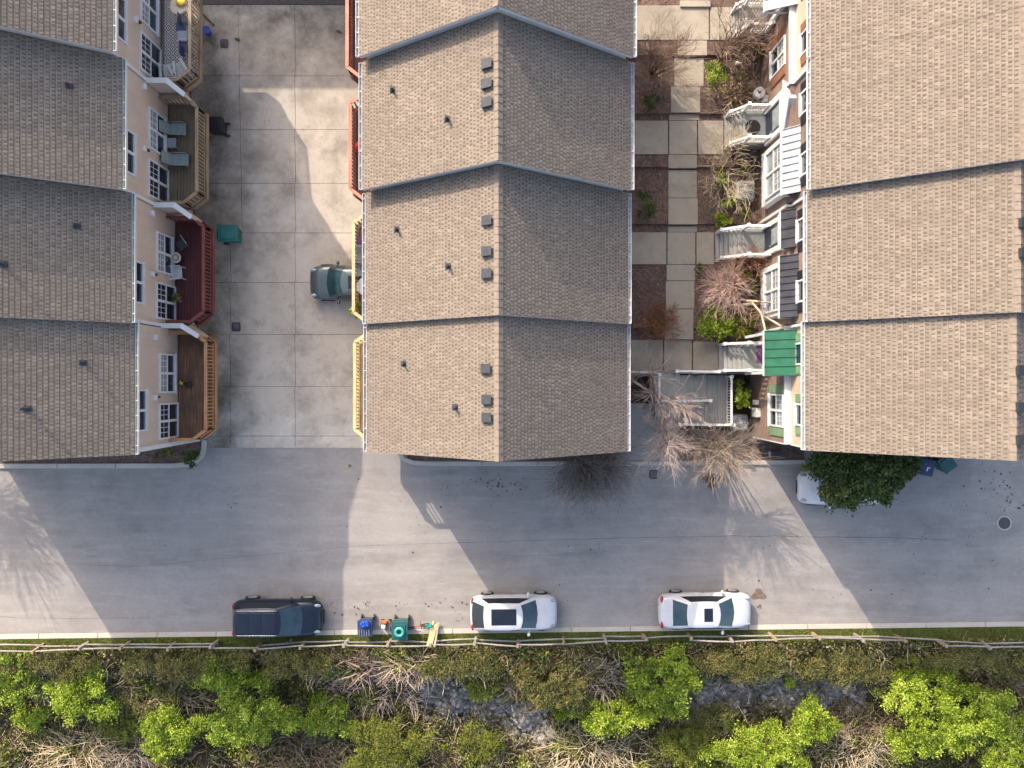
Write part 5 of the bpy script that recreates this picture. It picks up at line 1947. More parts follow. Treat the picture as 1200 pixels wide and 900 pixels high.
for sx, sy in ((-1, -1), (1, -1), (1, 1), (-1, 1)):
    mb = MB(); mb.box(q.x + sx * .18 - .02, q.x + sx * .18 + .02, q.y + sy * .18 - .02, q.y + sy * .18 + .02, zf, zf + .48); mb.build('leg', 'navy', t)
for k, (dx, dy) in enumerate(((-.1, .45), (.02, -.48))):
    mm = 'navy'
    x, y = q.x + dx, q.y + dy
    t = thing('patio_chair', ['navy patio chair above the low blue table', 'navy patio chair below the low blue table'][k], 'chair', (x, y, zf), R(-90 if k == 0 else 90))
    m2 = MB(); m2.box(-.2, .22, -.22, .22, .40, .44); m2.build('seat', mm, t, False, .01, True)
    m2 = MB(); m2.beam((-.2, 0, .42), (-.3, 0, .85), .42, .03); m2.build('backrest', mm, t, False, 0, True)
    for sx, sy in ((-1, -1), (1, -1), (1, 1), (-1, 1)):
        m2 = MB(); m2.box(sx * .18 - .015, sx * .18 + .015, sy * .19 - .015, sy * .19 + .015, 0, .4); m2.build('leg', 'black', t, False, 0, True)
# sling loungers on the tan deck
zf = A_F[2] + .002
def lounger(label, x, y, z):
    t = thing('sling_lounger', label, 'lounger', (x, y, z), 0, 'sling loungers on the tan deck')
    m2 = MB()
    m2.add([(-.1, -.26, .34), (.62, -.26, .32), (.62, .26, .32), (-.1, .26, .34), (-.1, -.26, .37), (.62, -.26, .35), (.62, .26, .35), (-.1, .26, .37)], [(3, 2, 1, 0), (4, 5, 6, 7), (0, 1, 5, 4), (1, 2, 6, 5), (2, 3, 7, 6), (3, 0, 4, 7)])
    m2.build('seat', 'slingteal', t, False, .01, True)
    m2 = MB(); m2.beam((-.11, 0, .36), (-.34, 0, .98), .52, .03); m2.build('backrest', 'slingteal', t, False, .01, True)
    for s in (-1, 1):
        m2 = MB(); m2.tube([(.6, s * .28, 0), (.52, s * .28, .54), (-.2, s * .28, .56), (-.3, s * .28, 0)], .018, 6); m2.build('leg', 'grey', t, True, 0, True)
    return t
q = P(200, 151, zf + .4); lounger('grey-green sling lounger against the window, upper of the pair on the tan deck', q.x + .05, q.y, zf)
q = P(203, 187, zf + .4); lounger('grey-green sling lounger, lower of the pair on the tan deck', q.x + .05, q.y, zf)
q = P(202, 168, zf + .3)
t = thing('side_table', 'small grey table between the two sling loungers', 'table', (q.x, q.y, zf))
mb = MB(); mb.box(q.x - .2, q.x + .2, q.y - .22, q.y + .22, zf + .36, zf + .39); mb.build('table_top', 'grey', t, bevel=.01)
for sx, sy in ((-1, -1), (1, -1), (1, 1), (-1, 1)):
    mb = MB(); mb.box(q.x + sx * .16 - .02, q.x + sx * .16 + .02, q.y + sy * .18 - .02, q.y + sy * .18 + .02, zf, zf + .36); mb.build('leg', 'grey', t)
# maroon deck
zf = A_F[1] + .002
q = P(206, 302, zf + .6)
t = thing('round_table', 'round pale bistro table between the dark and the white chair', 'table', (q.x, q.y, zf))
mb = MB(); mb.cyl((q.x, q.y), .25, zf + .60, zf + .63, 24); mb.build('table_top', 'cream', t, bevel=.008)
mb = MB(); mb.ring((q.x, q.y), .09, .17, zf + .632, zf + .64); mb.build('inlay', 'tanwood', t)
mb = MB(); mb.cyl((q.x, q.y), .03, zf, zf + .6, 10); mb.cyl((q.x, q.y), .18, zf, zf + .02, 16); mb.build('base', 'black', t)
q = P(206, 320, zf + .4)
t = thing('garden_chair', 'white moulded plastic chair on the maroon deck', 'chair', (q.x, q.y, zf), R(4))
m2 = MB(); m2.box(-.2, .3, -.27, .27, .40, .44); m2.build('seat', 'offwhite', t, False, .02, True)
m2 = MB()
for k in range(7):
    a = -1.2 + 2.4 * k / 6
    m2.beam((-.16 - .12 * math.cos(a), .26 * math.sin(a), .42), (-.26 - .12 * math.cos(a), .28 * math.sin(a), .86), .10, .025)
m2.build('backrest', 'offwhite', t, False, 0, True)
for s in (-1, 1):
    m2 = MB(); m2.beam((-.25, s * .30, .63), (.28, s * .29, .62), .06, .035); m2.build('armrest', 'offwhite', t, False, 0, True)
    for xx in (-.2, .26):
        m2 = MB(); m2.beam((xx, s * .27, .6), (xx * 1.15, s * .28, 0), .04, .04); m2.build('leg', 'offwhite', t, False, 0, True)
q = P(213, 287, zf + .4)
t = thing('patio_chair', 'dark metal patio chair turned away from the bistro table', 'chair', (q.x, q.y, zf), R(35))
m2 = MB(); m2.box(-.22, .22, -.22, .22, .42, .45); m2.build('seat', 'metal_dark', t, False, .01, True)
m2 = MB()
for k in range(5):
    m2.beam((.2, -.2 + k * .1, .44), (.32, -.2 + k * .1, .9), .03, .02)
m2.beam((.32, -.24, .9), (.32, .24, .9), .04, .04); m2.build('backrest', 'grey', t, False, 0, True)
for sx, sy in ((-1, -1), (1, -1), (1, 1), (-1, 1)):
    m2 = MB(); m2.beam((sx * .2, sy * .2, .42), (sx * .24, sy * .22, 0), .03, .03); m2.build('leg', 'metal_dark', t, False, 0, True)
for k, (px, py, mt, rr, l) in enumerate(((211, 379, 'black', .13, 'black flower pot at the bottom of the maroon deck'), (219, 378, 'black', .15, 'second black flower pot beside the white one on the maroon deck'), (224, 378, 'white', .10, 'white flower pot at the bottom rail of the maroon deck'))):
    q = P(px, py, zf + .3)
    t = thing('flower_pot', l, 'flower pot', (q.x, q.y, zf))
    mb = MB(); mb.cyl((q.x, q.y), rr * .75, zf, zf + .28, 16, rr); mb.build('pot', mt, t)
    mb = MB(); mb.ring((q.x, q.y), rr * .85, rr * 1.1, zf + .26, zf + .31); mb.build('rim', mt, t)
    mb = MB(); mb.cyl((q.x, q.y), rr * .84, zf + .2, zf + .285, 12); mb.build('soil', 'soil', t)
bush('potted_plant', 'thin grassy potted plant below the maroon deck door', 'plant', (P(207, 351, zf + .3).x, P(207, 351, zf + .3).y, zf + .3), .34, .4, .22, 160, 'leaf_olive', .10, base_z=zf)
# cedar deck
zf = A_F[0] + .002
q = P(216, 450, zf + .2)
t = thing('leaf_blower', 'yellow and black garden blower lying on the cedar deck', 'garden tool', (q.x, q.y, zf))
mb = MB(); mb.ball((q.x + .2, q.y - .02, zf + .14), .17, .13, .13, 12, 8); mb.tube([(q.x + .1, q.y, zf + .12), (q.x - .12, q.y + .02, zf + .08)], [.07, .05], 8); mb.build('motor', 'black', t, True)
mb = MB(); mb.tube([(q.x - .1, q.y + .02, zf + .1), (q.x - .3, q.y + .04, zf + .08)], [.07, .055], 8); mb.beam((q.x - .16, q.y, zf + .16), (q.x - .22, q.y + .16, zf + .16), .06, .05); mb.build('nozzle', 'yellow', t, True)
# things at the middle row decks
zf = B_F[2]
q = P(420, 171, zf + .5)
mb = MB(); mb.ball((q.x, q.y, zf + .3), .22, .26, .28, 14, 10); mb.cyl((q.x, q.y), .12, zf, zf + .1, 12); tag(mb.build('round_lantern', 'red', None, True), 'round red ornament standing on the dark red deck by the eave', 'ornament')
zf = B_F[1]
q = P(424, 283, zf + .4)
t = thing('patio_chair', 'dark purple chair under the eave on the brown deck above the grey car', 'chair', (q.x, q.y, zf))
m2 = MB(); m2.box(-.24, .24, -.24, .24, .4, .45); m2.build('seat', 'purple', t, False, .02, True)
m2 = MB(); m2.beam((.22, 0, .42), (.3, 0, .9), .46, .04); m2.build('backrest', 'purple', t, False, 0, True)
for sx, sy in ((-1, -1), (1, -1), (1, 1), (-1, 1)):
    m2 = MB(); m2.box(sx * .2 - .02, sx * .2 + .02, sy * .2 - .02, sy * .2 + .02, 0, .4); m2.build('leg', 'black', t, False, 0, True)
for py, l in ((297, 'grey slatted chair under the eave next to the purple chair'), (315, 'grey slatted chair under the eave above the white round table')):
    q = P(425, py, zf + .4)
    adirondack(l, q.x + .05, q.y, zf, R(180), 'grey')
q = P(426, 336, zf + .6)
t = thing('round_table', 'white round table half under the eave on the brown deck', 'table', (q.x + .1, q.y, zf))
mb = MB(); mb.cyl((q.x + .1, q.y), .42, zf + .66, zf + .70, 28); mb.build('table_top', 'white', t, bevel=.01)
mb = MB(); mb.cyl((q.x + .1, q.y), .04, zf, zf + .66, 10); mb.cyl((q.x + .1, q.y), .25, zf, zf + .03, 16); mb.build('base', 'grey', t)
q = P(419, 362, zf + .5)
bush('potted_plant', 'leafy green potted plant in the corner of the brown deck', 'plant', (q.x, q.y, zf + .45), .28, .42, .3, 260, 'leaf_bright', .12, base_z=zf)

# ================================================================== GARDEN UNITS
def condenser(label, px, py, z, s=.42, items=False):
    q = P(px, py, z + .6)
    t = thing('air_conditioner', label, 'air conditioner', (q.x, q.y, z))
    m2 = MB(); m2.box(q.x - s, q.x + s, q.y - s, q.y + s, z, z + .62); m2.build('cabinet', 'grey', t, bevel=.12)
    m2 = MB(); m2.cyl((q.x, q.y), s * .80, z + .615, z + .632, 28); m2.build('fan_well', 'black', t)
    m2 = MB()
    for r in (.25, .45, .65, .80):
        m2.ring((q.x, q.y), s * r - .012, s * r + .006, z + .65, z + .662, 24)
    for k in range(6):
        a = math.pi * k / 6
        m2.beam((q.x + s * .82 * math.cos(a), q.y + s * .82 * math.sin(a), z + .672), (q.x - s * .82 * math.cos(a), q.y - s * .82 * math.sin(a), z + .672), .012, .012)
    m2.build('grille', 'lightgrey', t)
    m2 = MB()
    for k in range(4):
        a = math.pi / 2 * k + .3
        m2.beam((q.x, q.y, z + .642), (q.x + s * .65 * math.cos(a), q.y + s * .65 * math.sin(a), z + .638), .16, .006)
    m2.build('fan', 'grey', t)
    m2 = MB(); m2.cyl((q.x, q.y), .09, z + .655, z + .69, 14); m2.build('motor_cap', 'white' if items else 'grey', t)
condenser('round-cornered grey air conditioner among shrubs beside the white bay window', 874, 223, 1.35, .46)
condenser('dark air conditioner with a white centre beside the stair railing', 868, 495, 0.06, .40, True)
q = P(888, 113, 2.2)
t = thing('hose_reel', 'pale grey hose reel against the brick wall above the white entrance', 'hose reel', (11.75, P(0, 111, 2.4).y, gz(13.5)))
x, y, z = t.location
mb = MB(); mb.ring((x, y), .08, .26, z + .7, z + .95, 20); mb.build('drum', 'lightgrey', t)
mb = MB(); mb.box(x - .05, x + .05, y - .3, y + .3, z, z + .68); mb.build('stand', 'grey', t)
q = P(877, 415, 2.2)
mb = MB(); mb.box(q.x + .35, q.x + .95, q.y - .42, q.y + .42, 2.351, 2.375); tag(mb.build('door_mat', 'purple'), 'purple door mat on the stoop before the green porch roof', 'door mat')
q = P(896, 153, 2.7)
mb = MB(); mb.cyl((11.45, 12.2), .36, 2.652, 2.668, 28); tag(mb.build('door_mat', 'black'), 'dark round door mat on the stoop of the white gabled entrance', 'door mat')
mb = MB(); q = P(873, 142, 2.4); mb.ball((q.x, q.y, 2.45), .15, .12, .12, 12, 8); tag(mb.build('yellow_ball', 'leaf_lime', None, True), 'small yellow-green ball on the steps of the white gabled entrance', 'ball')
q = P(864, 75, 1.8)
mb = MB(); mb.ball((q.x, q.y, 1.85), .13, .10, .12, 12, 8); mb.ball((q.x + .1, q.y - .04, 1.98), .07, .06, .07, 10, 6); tag(mb.build('garden_ornament', 'white', None, True), 'small white garden ornament on the mulch right of the bright green dome shrub', 'ornament')
q = P(908, 531, .3)
t = thing('bench', 'small dark bench against the brick gable beside the street', 'bench', (q.x, q.y - .05, 0.055))
x, y = q.x, q.y - .05
mb = MB(); mb.box(x - .25, x + .25, y - .14, y + .14, .42, .46); mb.build('seat', 'metal_dark', t)
for s in (-1, 1):
    mb = MB(); mb.box(x + s * .22 - .02, x + s * .22 + .02, y - .12, y + .12, .055, .419); mb.build('leg', 'lightgrey' if s < 0 else 'metal_dark', t)

# ================================================================== FENCE
FX = [(-120, 763), (-40, 762), (38, 762), (92, 760), (142, 760), (196, 760), (248, 758), (300, 760), (353, 757), (404, 756), (455, 757), (505, 756), (557, 754), (608, 756), (662, 754), (710, 751), (757, 751), (811, 749), (858, 751), (908, 749), (960, 749), (1010, 750), (1060, 752), (1108, 756), (1160, 757), (1215, 757), (1290, 757)]
fe = thing('split_rail_fence', 'weathered grey split rail fence running along the grass verge', 'fence', (0, -13.2, 0.0))
pp = []
for px, py in FX:
    q = P(px, py, 1.0)
    pp.append(Vector((q.x, q.y, bank_z(q.x, q.y) if q.y < south_edge(q.x) - 1.05 else 0.0)))
for i, p in enumerate(pp):
    mb = MB()
    lean = Vector((rng.uniform(-.06, .06), rng.uniform(-.10, .10), 0))
    mb.beam((p.x, p.y, p.z - .2), (p.x + lean.x, p.y + lean.y, 1.12), .13, .15)
    mb.build('post', 'tanwood' if i % 3 else 'railgrey', fe, bevel=.02)
for i in range(len(pp) - 1):
    for k, zz in enumerate((.46, 2.0, .95)):
        if k == 1 or (i, k) in ((6, 0), (16, 2), (22, 2)):
            continue
        a, b = pp[i], pp[i + 1]
        o0, o1 = rng.uniform(-.07, .07) + (1 - k) * .015, rng.uniform(-.07, .07) + (1 - k) * .015
        mb = MB()
        sag = rng.uniform(-.05, .03)
        pts = [(a.x - .12, a.y + o0, zz + rng.uniform(-.04, .04)), ((a.x + b.x) / 2, (a.y + b.y) / 2 + (o0 + o1) / 2 + rng.uniform(-.03, .03), zz + sag), (b.x + .12, b.y + o1, zz + rng.uniform(-.04, .04))]
        mb.tube(pts, [.036, .05, .036], 5)
        mb.build('rail', 'railgrey', fe)
# ================================================================== TREES AND SHRUBS
def gp(px, py, z):
    q = P(px, py, z)
    return (q.x, q.y, z)
# bare trees by the street
bare('bare_tree', 'dark bare vase-shaped tree standing under the middle gable end at the street', 'tree', gp(692, 531, .06), 3.7, 28, .54, .036, 'bark_dark', 'gable_twig', (6, 6, 3), 3, .015, .03, (0, -.22))
pollard('bare_tree', 'pale pruned bare tree beside the upper white stair railing', 'tree', gp(766, 459, .06),
        [gp(743, 447, 3.5), gp(766, 441, 3.9), gp(784, 468, 3.8), gp(774, 476, 3.6), gp(800, 478, 3.9), gp(762, 463, 3.7)], 56, 1.35, .010, 'bark_pale', 'twig_grey', .075, .30)
pollard('bare_tree', 'bare tree with pinkish twigs between the stairs and the storm drain', 'tree', gp(772, 501, .06),
        [gp(777, 506, 3.7), gp(783, 519, 3.9), gp(776, 524, 3.8)], 95, 1.45, .010, 'bark_pale', 'twig_grey', .08, .28, (0, -.12, 0))
pollard('bare_tree', 'bare tree with olive yellow stems spreading over the kerb beside the brick gable', 'tree', gp(836, 514, .06),
        [gp(842, 524, 2.7), gp(834, 527, 2.6), gp(850, 528, 2.8), gp(858, 522, 2.7), gp(828, 522, 2.5), gp(846, 534, 2.9)], 80, 1.9, .012, 'twig_olive', 'twig_tan', .05, .30, (0.05, -.18, 0))
pollard('dry_shrub', 'brown dry twiggy shrubs along the bed below the stair railing', 'shrub', gp(818, 522, .06),
        [gp(805, 520, .7), gp(822, 524, .8), gp(812, 528, .8), gp(830, 518, .8)], 50, 1.0, .010, 'twig_brown', 'twig_brown', .03, .30)
pollard('bare_tree', 'leafless tree beyond the left edge whose shadow fans over the street', 'tree', (-29.3, -1.6, .06),
        [(-29.6, -1.2, 3.4), (-29.1, -1.8, 3.7), (-28.7, -1.3, 3.6), (-29.2, -.9, 3.5), (-28.8, -2.2, 3.3)], 80, 2.5, .022, 'bark_brown', 'twig_brown', .09, .5)
bush('dry_shrub', 'small rusty round shrub at the kerb below the olive stemmed tree', 'shrub', gp(836, 560, .45), .50, .36, .34, 900, 'leaf_dry', .09, 'bark_dark', base_z=.0)
# garden
bare('bare_shrub', 'many stemmed brown bare shrub at the top left of the garden', 'shrub', gp(763, 88, 1.75), 2.7, 9, .40, .045, 'bark_brown', 'twig_brown', (5, 5, 4), 3, .03, .05, (.12, .15))
bare('bare_tree', 'bare tree with a pale leaning trunk beside the top right walk', 'tree', gp(842, 76, 1.75), 3.4, 7, .22, .075, 'bark_brown', 'twig_brown', (5, 5, 4), 3, .03, .06, (.25, .35))
bush('dry_shrub', 'large tangle of dry brown leaves above the white gabled entrance', 'shrub', gp(866, 105, 2.2), 1.05, .95, .65, 1500, 'leaf_dry', .11, 'bark_brown', base_z=1.6)
bare('bare_shrub', 'dry straw coloured stems lying through the brown tangle by the white entrance', 'shrub', gp(862, 112, 1.75), 2.6, 9, 1.0, .022, 'straw', 'twig_tan', (4, 4), 2, 0, .12, (-.3, .2))
bare('bare_shrub', 'pale arching leafless shrub left of the grey air conditioner', 'shrub', gp(842, 205, 1.45), 2.6, 10, .95, .022, 'straw', 'straw', (4, 4, 3), 3, -.04, .16)
bare('bare_shrub', 'fine dark twiggy shrub hugging the white bay window', 'shrub', gp(880, 245, 1.40), 1.0, 10, .9, .012, 'twig_brown', 'twig_brown', (4, 4, 3), 3, 0, .14)
bare('bare_tree', 'reddish bare tree leaning over the charcoal porch steps', 'tree', gp(876, 322, 1.35), 2.3, 5, .25, .07, 'bark_brown', 'twig_rust', (5, 5, 4), 3, .02, .08, (-.1, .35))
pollard('bare_shrub', 'dense pink twigged weeping shrub beside the lower walk', 'shrub', gp(862, 336, 1.35),
        [gp(858, 322, 2.7), gp(855, 334, 2.9), gp(848, 342, 2.8), gp(862, 346, 2.7), gp(845, 330, 2.6)], 80, 1.25, .010, 'bark_brown', 'twig_pink', .05, .18, (-.30, -.05, 0), .03)
mb = MB()
t = thing('pale_branch', 'thick pale pruned limb reaching across the charcoal bay to the green porch roof', 'branch', gp(868, 352, 2.6))
mb.tube([gp(868, 352, 2.4), gp(885, 353, 3.2), gp(905, 355, 4.2), gp(915, 358, 4.9)], [.065, .06, .05, .035], 7)
mb.build('limb', 'bark_pale', t, True)
mb = MB()
mb.tube([gp(880, 353, 3.0), gp(892, 367, 3.9), gp(897, 388, 5.0)], [.06, .05, .045], 6)
mb.tube([gp(895, 371, 4.1), gp(907, 377, 4.9), gp(917, 383, 5.4)], [.055, .05, .04], 6)
mb.tube([gp(838, 361, 1.5), gp(858, 358, 2.0), gp(880, 356, 3.0)], [.075, .07, .06], 6)
mb.build('side_limb', 'bark_pale', t, True)
bare('bare_shrub', 'dark twiggy shrub over the charcoal bay roof', 'shrub', gp(893, 362, 1.3), 3.6, 5, .10, .03, 'bark_brown', 'twig_brown', (4, 5, 4), 3, .05, .10, (.02, 0))
bare('bare_shrub', 'rusty bare shrub beside the walk near the middle row eave', 'shrub', gp(771, 384, 1.2), 1.7, 11, .45, .018, 'twig_rust', 'twig_rust', (5, 5, 4), 3, .02, .12, (.12, .25))
for (px, py, z, rx, ry, rz, n, m, l, sz) in [
    (837, 89, 2.25, .50, .66, .55, 1300, 'leaf_bright', 'bright green dome shrub beside the stepped walk', .085),
    (886, 61, 2.15, .42, .30, .30, 420, 'leaf_yellow', 'pale yellow-green shrub against the brick below the orange shutters', .10),
    (763, 121, 2.0, .36, .40, .28, 420, 'leaf_dark', 'dark green low shrub in the shaded top left bed', .10),
    (758, 118, 1.9, .2, .2, .2, 90, 'leaf_dark', 'tiny dark shrub in the shaded top left bed', .10),
    (757, 240, 1.55, .45, .75, .14, 500, 'leaf_dark', 'flat dark green groundcover patch in the left bed', .09),
    (873, 199, 1.75, .36, .32, .28, 300, 'leaf_olive', 'broad leaved olive shrub above the grey air conditioner', .14),
    (848, 209, 1.8, .40, .55, .35, 520, 'leaf_bright', 'green shrub under the pale arching branches', .11),
    (853, 238, 1.75, .34, .34, .3, 420, 'leaf_bright', 'lower green shrub left of the grey air conditioner', .11),
    (850, 258, 1.75, .40, .36, .40, 800, 'leaf_lime', 'small round lime shrub above the charcoal porch railing', .085),
    (874, 252, 1.7, .30, .40, .3, 240, 'leaf_dark', 'dark broad leaved shrub below the grey air conditioner', .13),
    (818, 318, 1.55, .22, .32, .2, 160, 'leaf_dark', 'small bluish dark shrub at the walk edge', .11),
    (863, 318, 1.9, .50, .34, .4, 520, 'leaf_yellow', 'yellow-green shrub just below the charcoal porch railing', .10),
    (881, 330, 2.0, .50, .55, .5, 900, 'leaf_yellow', 'yellow-green shrub against the charcoal bay window', .10),
    (839, 380, 1.9, .86, .70, .6, 2400, 'leaf_lime', 'wide bright lime shrub above the walk to the green porch', .12),
    (869, 381, 1.85, .72, .56, .5, 1000, 'leaf_yellow', 'yellow-green shrub right of the wide lime shrub', .12),
    (770, 387, 1.65, .48, .36, .35, 620, 'leaf_dark', 'dark green shrub at the foot of the rusty bare shrub', .10),
    (868, 462, 1.1, .42, .90, .5, 1100, 'leaf_bright', 'narrow green shrub between the stair railing and the brick wall', .11),
    (845, 437, .9, 1.5, .16, .25, 500, 'leaf_olive', 'strip of low olive plants below the garden walk', .10),
    (200, 531, .45, .55, .26, .3, 420, 'leaf_yellow', 'yellow-green plant in the bed below the cedar deck', .12),
    (222, 537, .5, .55, .42, .35, 500, 'leaf_dark', 'dark shrub at the kerb corner below the cedar deck', .11),
    (190, 537, .25, 1.4, .2, .14, 300, 'leaf_dry', 'dry plants in the kerbside bed at the left', .09)]:
    bush('shrub', l, 'shrub', gp(px, py, z), rx, ry, rz, n, m, sz, base_z=max(-.05, z - rz * 1.15))
# evergreen over the white car
q = P(1003, 560, 3.4)
t = bush('evergreen_tree', 'dense dark green evergreen tree overhanging the white car', 'tree', (q.x + .15, q.y + .17, 3.3), 2.5, 1.5, 1.5, 15000, 'leaf_dark', .16, 'bark_dark', lobes=26, lump=.30, base_z=0.0, flat=.7, dense=1.9)

# ================================================================== THE BANK
def bpt(px, py, dz):
    z = -1.0
    for _ in range(12):
        q = P(px, py, z + dz)
        z = bank_z(q.x, q.y)
    return P(px, py, z + dz), z
def bank_bush(name, label, px, py, rpx, rpy, h, n, mat, size, lobes=10, lump=.42, cat='shrub', flat=.5, bark='bark_brown'):
    q, z = bpt(px, py, h * .55)
    s = 1 / 23.0
    return bush(name, label, cat, (q.x, q.y, q.z), rpx * s, rpy * s, h * .5, int(n * 3.2), mat, size * .62, bark, base_z=z, flat=flat, dense=.72)
for a in [
    ('leafy_shrub', 'yellow-green feathery shrub below the fence at the left, under the diagonal shade edge', 98, 805, 40, 46, 1.8, 3000, 'leaf_lime', .17, 14, .34),
    ('leafy_shrub', 'mid green shrub at the left edge of the bank', 22, 800, 32, 28, 1.4, 1700, 'leaf_bright', .16, 10, .38),
    ('leafy_shrub', 'lime fern-like shrub at the lower left of the bank', 36, 838, 26, 16, 1.2, 900, 'leaf_lime', .16, 8, .4),
    ('leafy_shrub', 'bright lime rounded shrub at the bottom of the bank left of the dead branches', 200, 855, 40, 34, 2.0, 2600, 'leaf_lime', .16, 12, .36),
    ('leafy_shrub', 'large bright green shrub below the blue-black estate car', 292, 832, 52, 48, 2.4, 4200, 'leaf_bright', .17, 16, .32),
    ('leafy_shrub', 'fresh green low shrub right of the large green shrub', 378, 838, 44, 24, 1.4, 2000, 'leaf_bright', .16, 12, .36),
    ('leafy_shrub', 'olive yellow leafy shrub at the bottom centre left of the bank', 452, 872, 56, 34, 1.8, 3000, 'leaf_yellow', .14, 16, .30),
    ('leafy_shrub', 'drooping bright green tree below the fence left of the white saloon', 776, 797, 46, 40, 2.4, 3400, 'leaf_bright', .19, 14, .34),
    ('leafy_shrub', 'lime green shrub tip in the middle of the bank', 668, 832, 20, 13, 1.4, 800, 'leaf_lime', .17, 7, .42),
    ('leafy_shrub', 'spreading lime shrub left below the drooping green tree', 722, 838, 46, 20, 1.6, 1900, 'leaf_lime', .18, 10, .36),
    ('leafy_shrub', 'lime yellow shrub at the bottom edge below the creek stones', 892, 876, 66, 34, 1.8, 3600, 'leaf_lime', .15, 18, .30),
    ('leafy_shrub', 'olive green shrub at the bottom edge under the drooping tree', 808, 872, 40, 32, 1.5, 1800, 'leaf_yellow', .14, 12, .36),
    ('leafy_shrub', 'lime drooping shrub right of the blue-grey creek stones', 950, 846, 32, 26, 1.9, 1800, 'leaf_lime', .18, 10, .38),
    ('leafy_shrub', 'huge bright lime leafy tree at the right of the bank', 1100, 832, 80, 58, 3.2, 9000, 'leaf_lime', .17, 34, .24),
    ('leafy_shrub', 'lime shrub filling the bottom right corner', 1176, 868, 40, 44, 2.4, 3400, 'leaf_lime', .17, 14, .34),
    ('leafy_shrub', 'small lime sprig among the creek stones', 924, 800, 7, 7, .8, 160, 'leaf_lime', .16, 4, .5),
    ('leafy_shrub', 'yellow grass tuft on the bank below the white hatchback', 566, 803, 22, 22, .9, 800, 'leaf_yellow', .17, 8, .4),
    ('leafy_shrub', 'yellow-green shrub below the fence at the right, above the huge lime tree', 1072, 774, 20, 10, .9, 500, 'leaf_yellow', .13, 6, .42),
    ('leafy_shrub', 'green shrub below the fence near the right edge', 1180, 783, 26, 18, 1.1, 700, 'leaf_olive', .13, 8, .4),
    ('leafy_shrub', 'lime green shrub below the fence beside the estate car shade', 262, 790, 30, 22, 1.4, 1200, 'leaf_bright', .16, 8, .4),
    ('leafy_shrub', 'bushy green clump against the fence left of the diagonal shade edge', 20, 770, 26, 9, .9, 600, 'leaf_bright', .14, 6, .42),
    ('leafy_shrub', 'dim green shrub in the bank gap left of the lime rounded shrub', 150, 845, 34, 26, 1.3, 1100, 'leaf_yellow', .14, 10, .38),
    ('leafy_shrub', 'olive shrub in the lower centre between creek stones and dead sticks', 560, 868, 34, 24, 1.2, 900, 'leaf_yellow', .13, 10, .38)]:
    bank_bush(*a)
for a in [
    ('ivy_clump', 'dark ivy mass below the fence at the far left', 60, 778, 66, 16, 1.0, 2600, 'leaf_olive', .13, 18, .22),
    ('ivy_clump', 'dark ivy mass below the fence under the estate car', 215, 778, 85, 18, 1.1, 3600, 'leaf_olive', .13, 22, .2),
    ('ivy_clump', 'olive thicket below the fence between the lumber and the white hatchback', 545, 778, 55, 18, 1.1, 2200, 'leaf_olive', .14, 14, .26),
    ('ivy_clump', 'large olive brown thicket on the bank below the white hatchback', 650, 795, 58, 36, 1.5, 4200, 'leaf_olive', .15, 20, .26),
    ('ivy_clump', 'olive creeper bank below the fence under the white saloon', 870, 776, 62, 20, 1.1, 3200, 'leaf_olive', .13, 18, .24),
    ('ivy_clump', 'olive brown creeper above the blue-grey creek stones', 985, 780, 60, 22, 1.1, 3200, 'leaf_olive', .13, 18, .24),
    ('ivy_clump', 'dark thicket at the right end of the fence', 1140, 772, 60, 16, .9, 1800, 'leaf_olive', .12, 14, .26),
    ('ivy_clump', 'shaded thicket in the middle of the left bank', 170, 815, 40, 26, 1.0, 1500, 'leaf_olive', .13, 12, .3),
    ('ivy_clump', 'dark thicket below the fence left of the dead branches', 345, 778, 45, 16, 1.0, 1700, 'leaf_olive', .13, 12, .26),
    ('ivy_clump', 'dim green thicket below the drooping tree', 830, 840, 36, 20, 1.0, 1100, 'leaf_olive', .13, 10, .32)]:
    bank_bush(*a)

def dead_brush(label, px, py, rpx, rpy, n, mat, h=.9, L=1.1):
    q, z = bpt(px, py, .3)
    t = thing('dead_brush', label, 'dead brush', (q.x, q.y, z), 0)
    s = 1 / 23.0
    mb = MB()
    for k in range(n):
        a, rr = rng.uniform(0, 6.283), math.sqrt(rng.random())
        x, y = q.x + rr * math.cos(a) * rpx * s, q.y + rr * math.sin(a) * rpy * s
        zz = bank_z(x, y) + rng.random() * h * (1 - .5 * rr)
        d = Vector((math.cos(a + rng.gauss(0, .9)), math.sin(a + rng.gauss(0, .9)) * .8, rng.uniform(-.1, .45))).normalized()
        l = L * rng.uniform(.4, 1.3)
        pts = [Vector((x, y, zz))]
        for i in range(4):
            d = (d + Vector((rng.gauss(0, .22), rng.gauss(0, .22), rng.gauss(-.08, .15)))).normalized()
            pts.append(pts[-1] + d * l / 4)
        r = rng.uniform(.008, .02)
        mb.tube(pts, [r, r, r * .85, r * .7, r * .4], 3, cap=False)
    mb.build('twigs', mat, t)
    return t
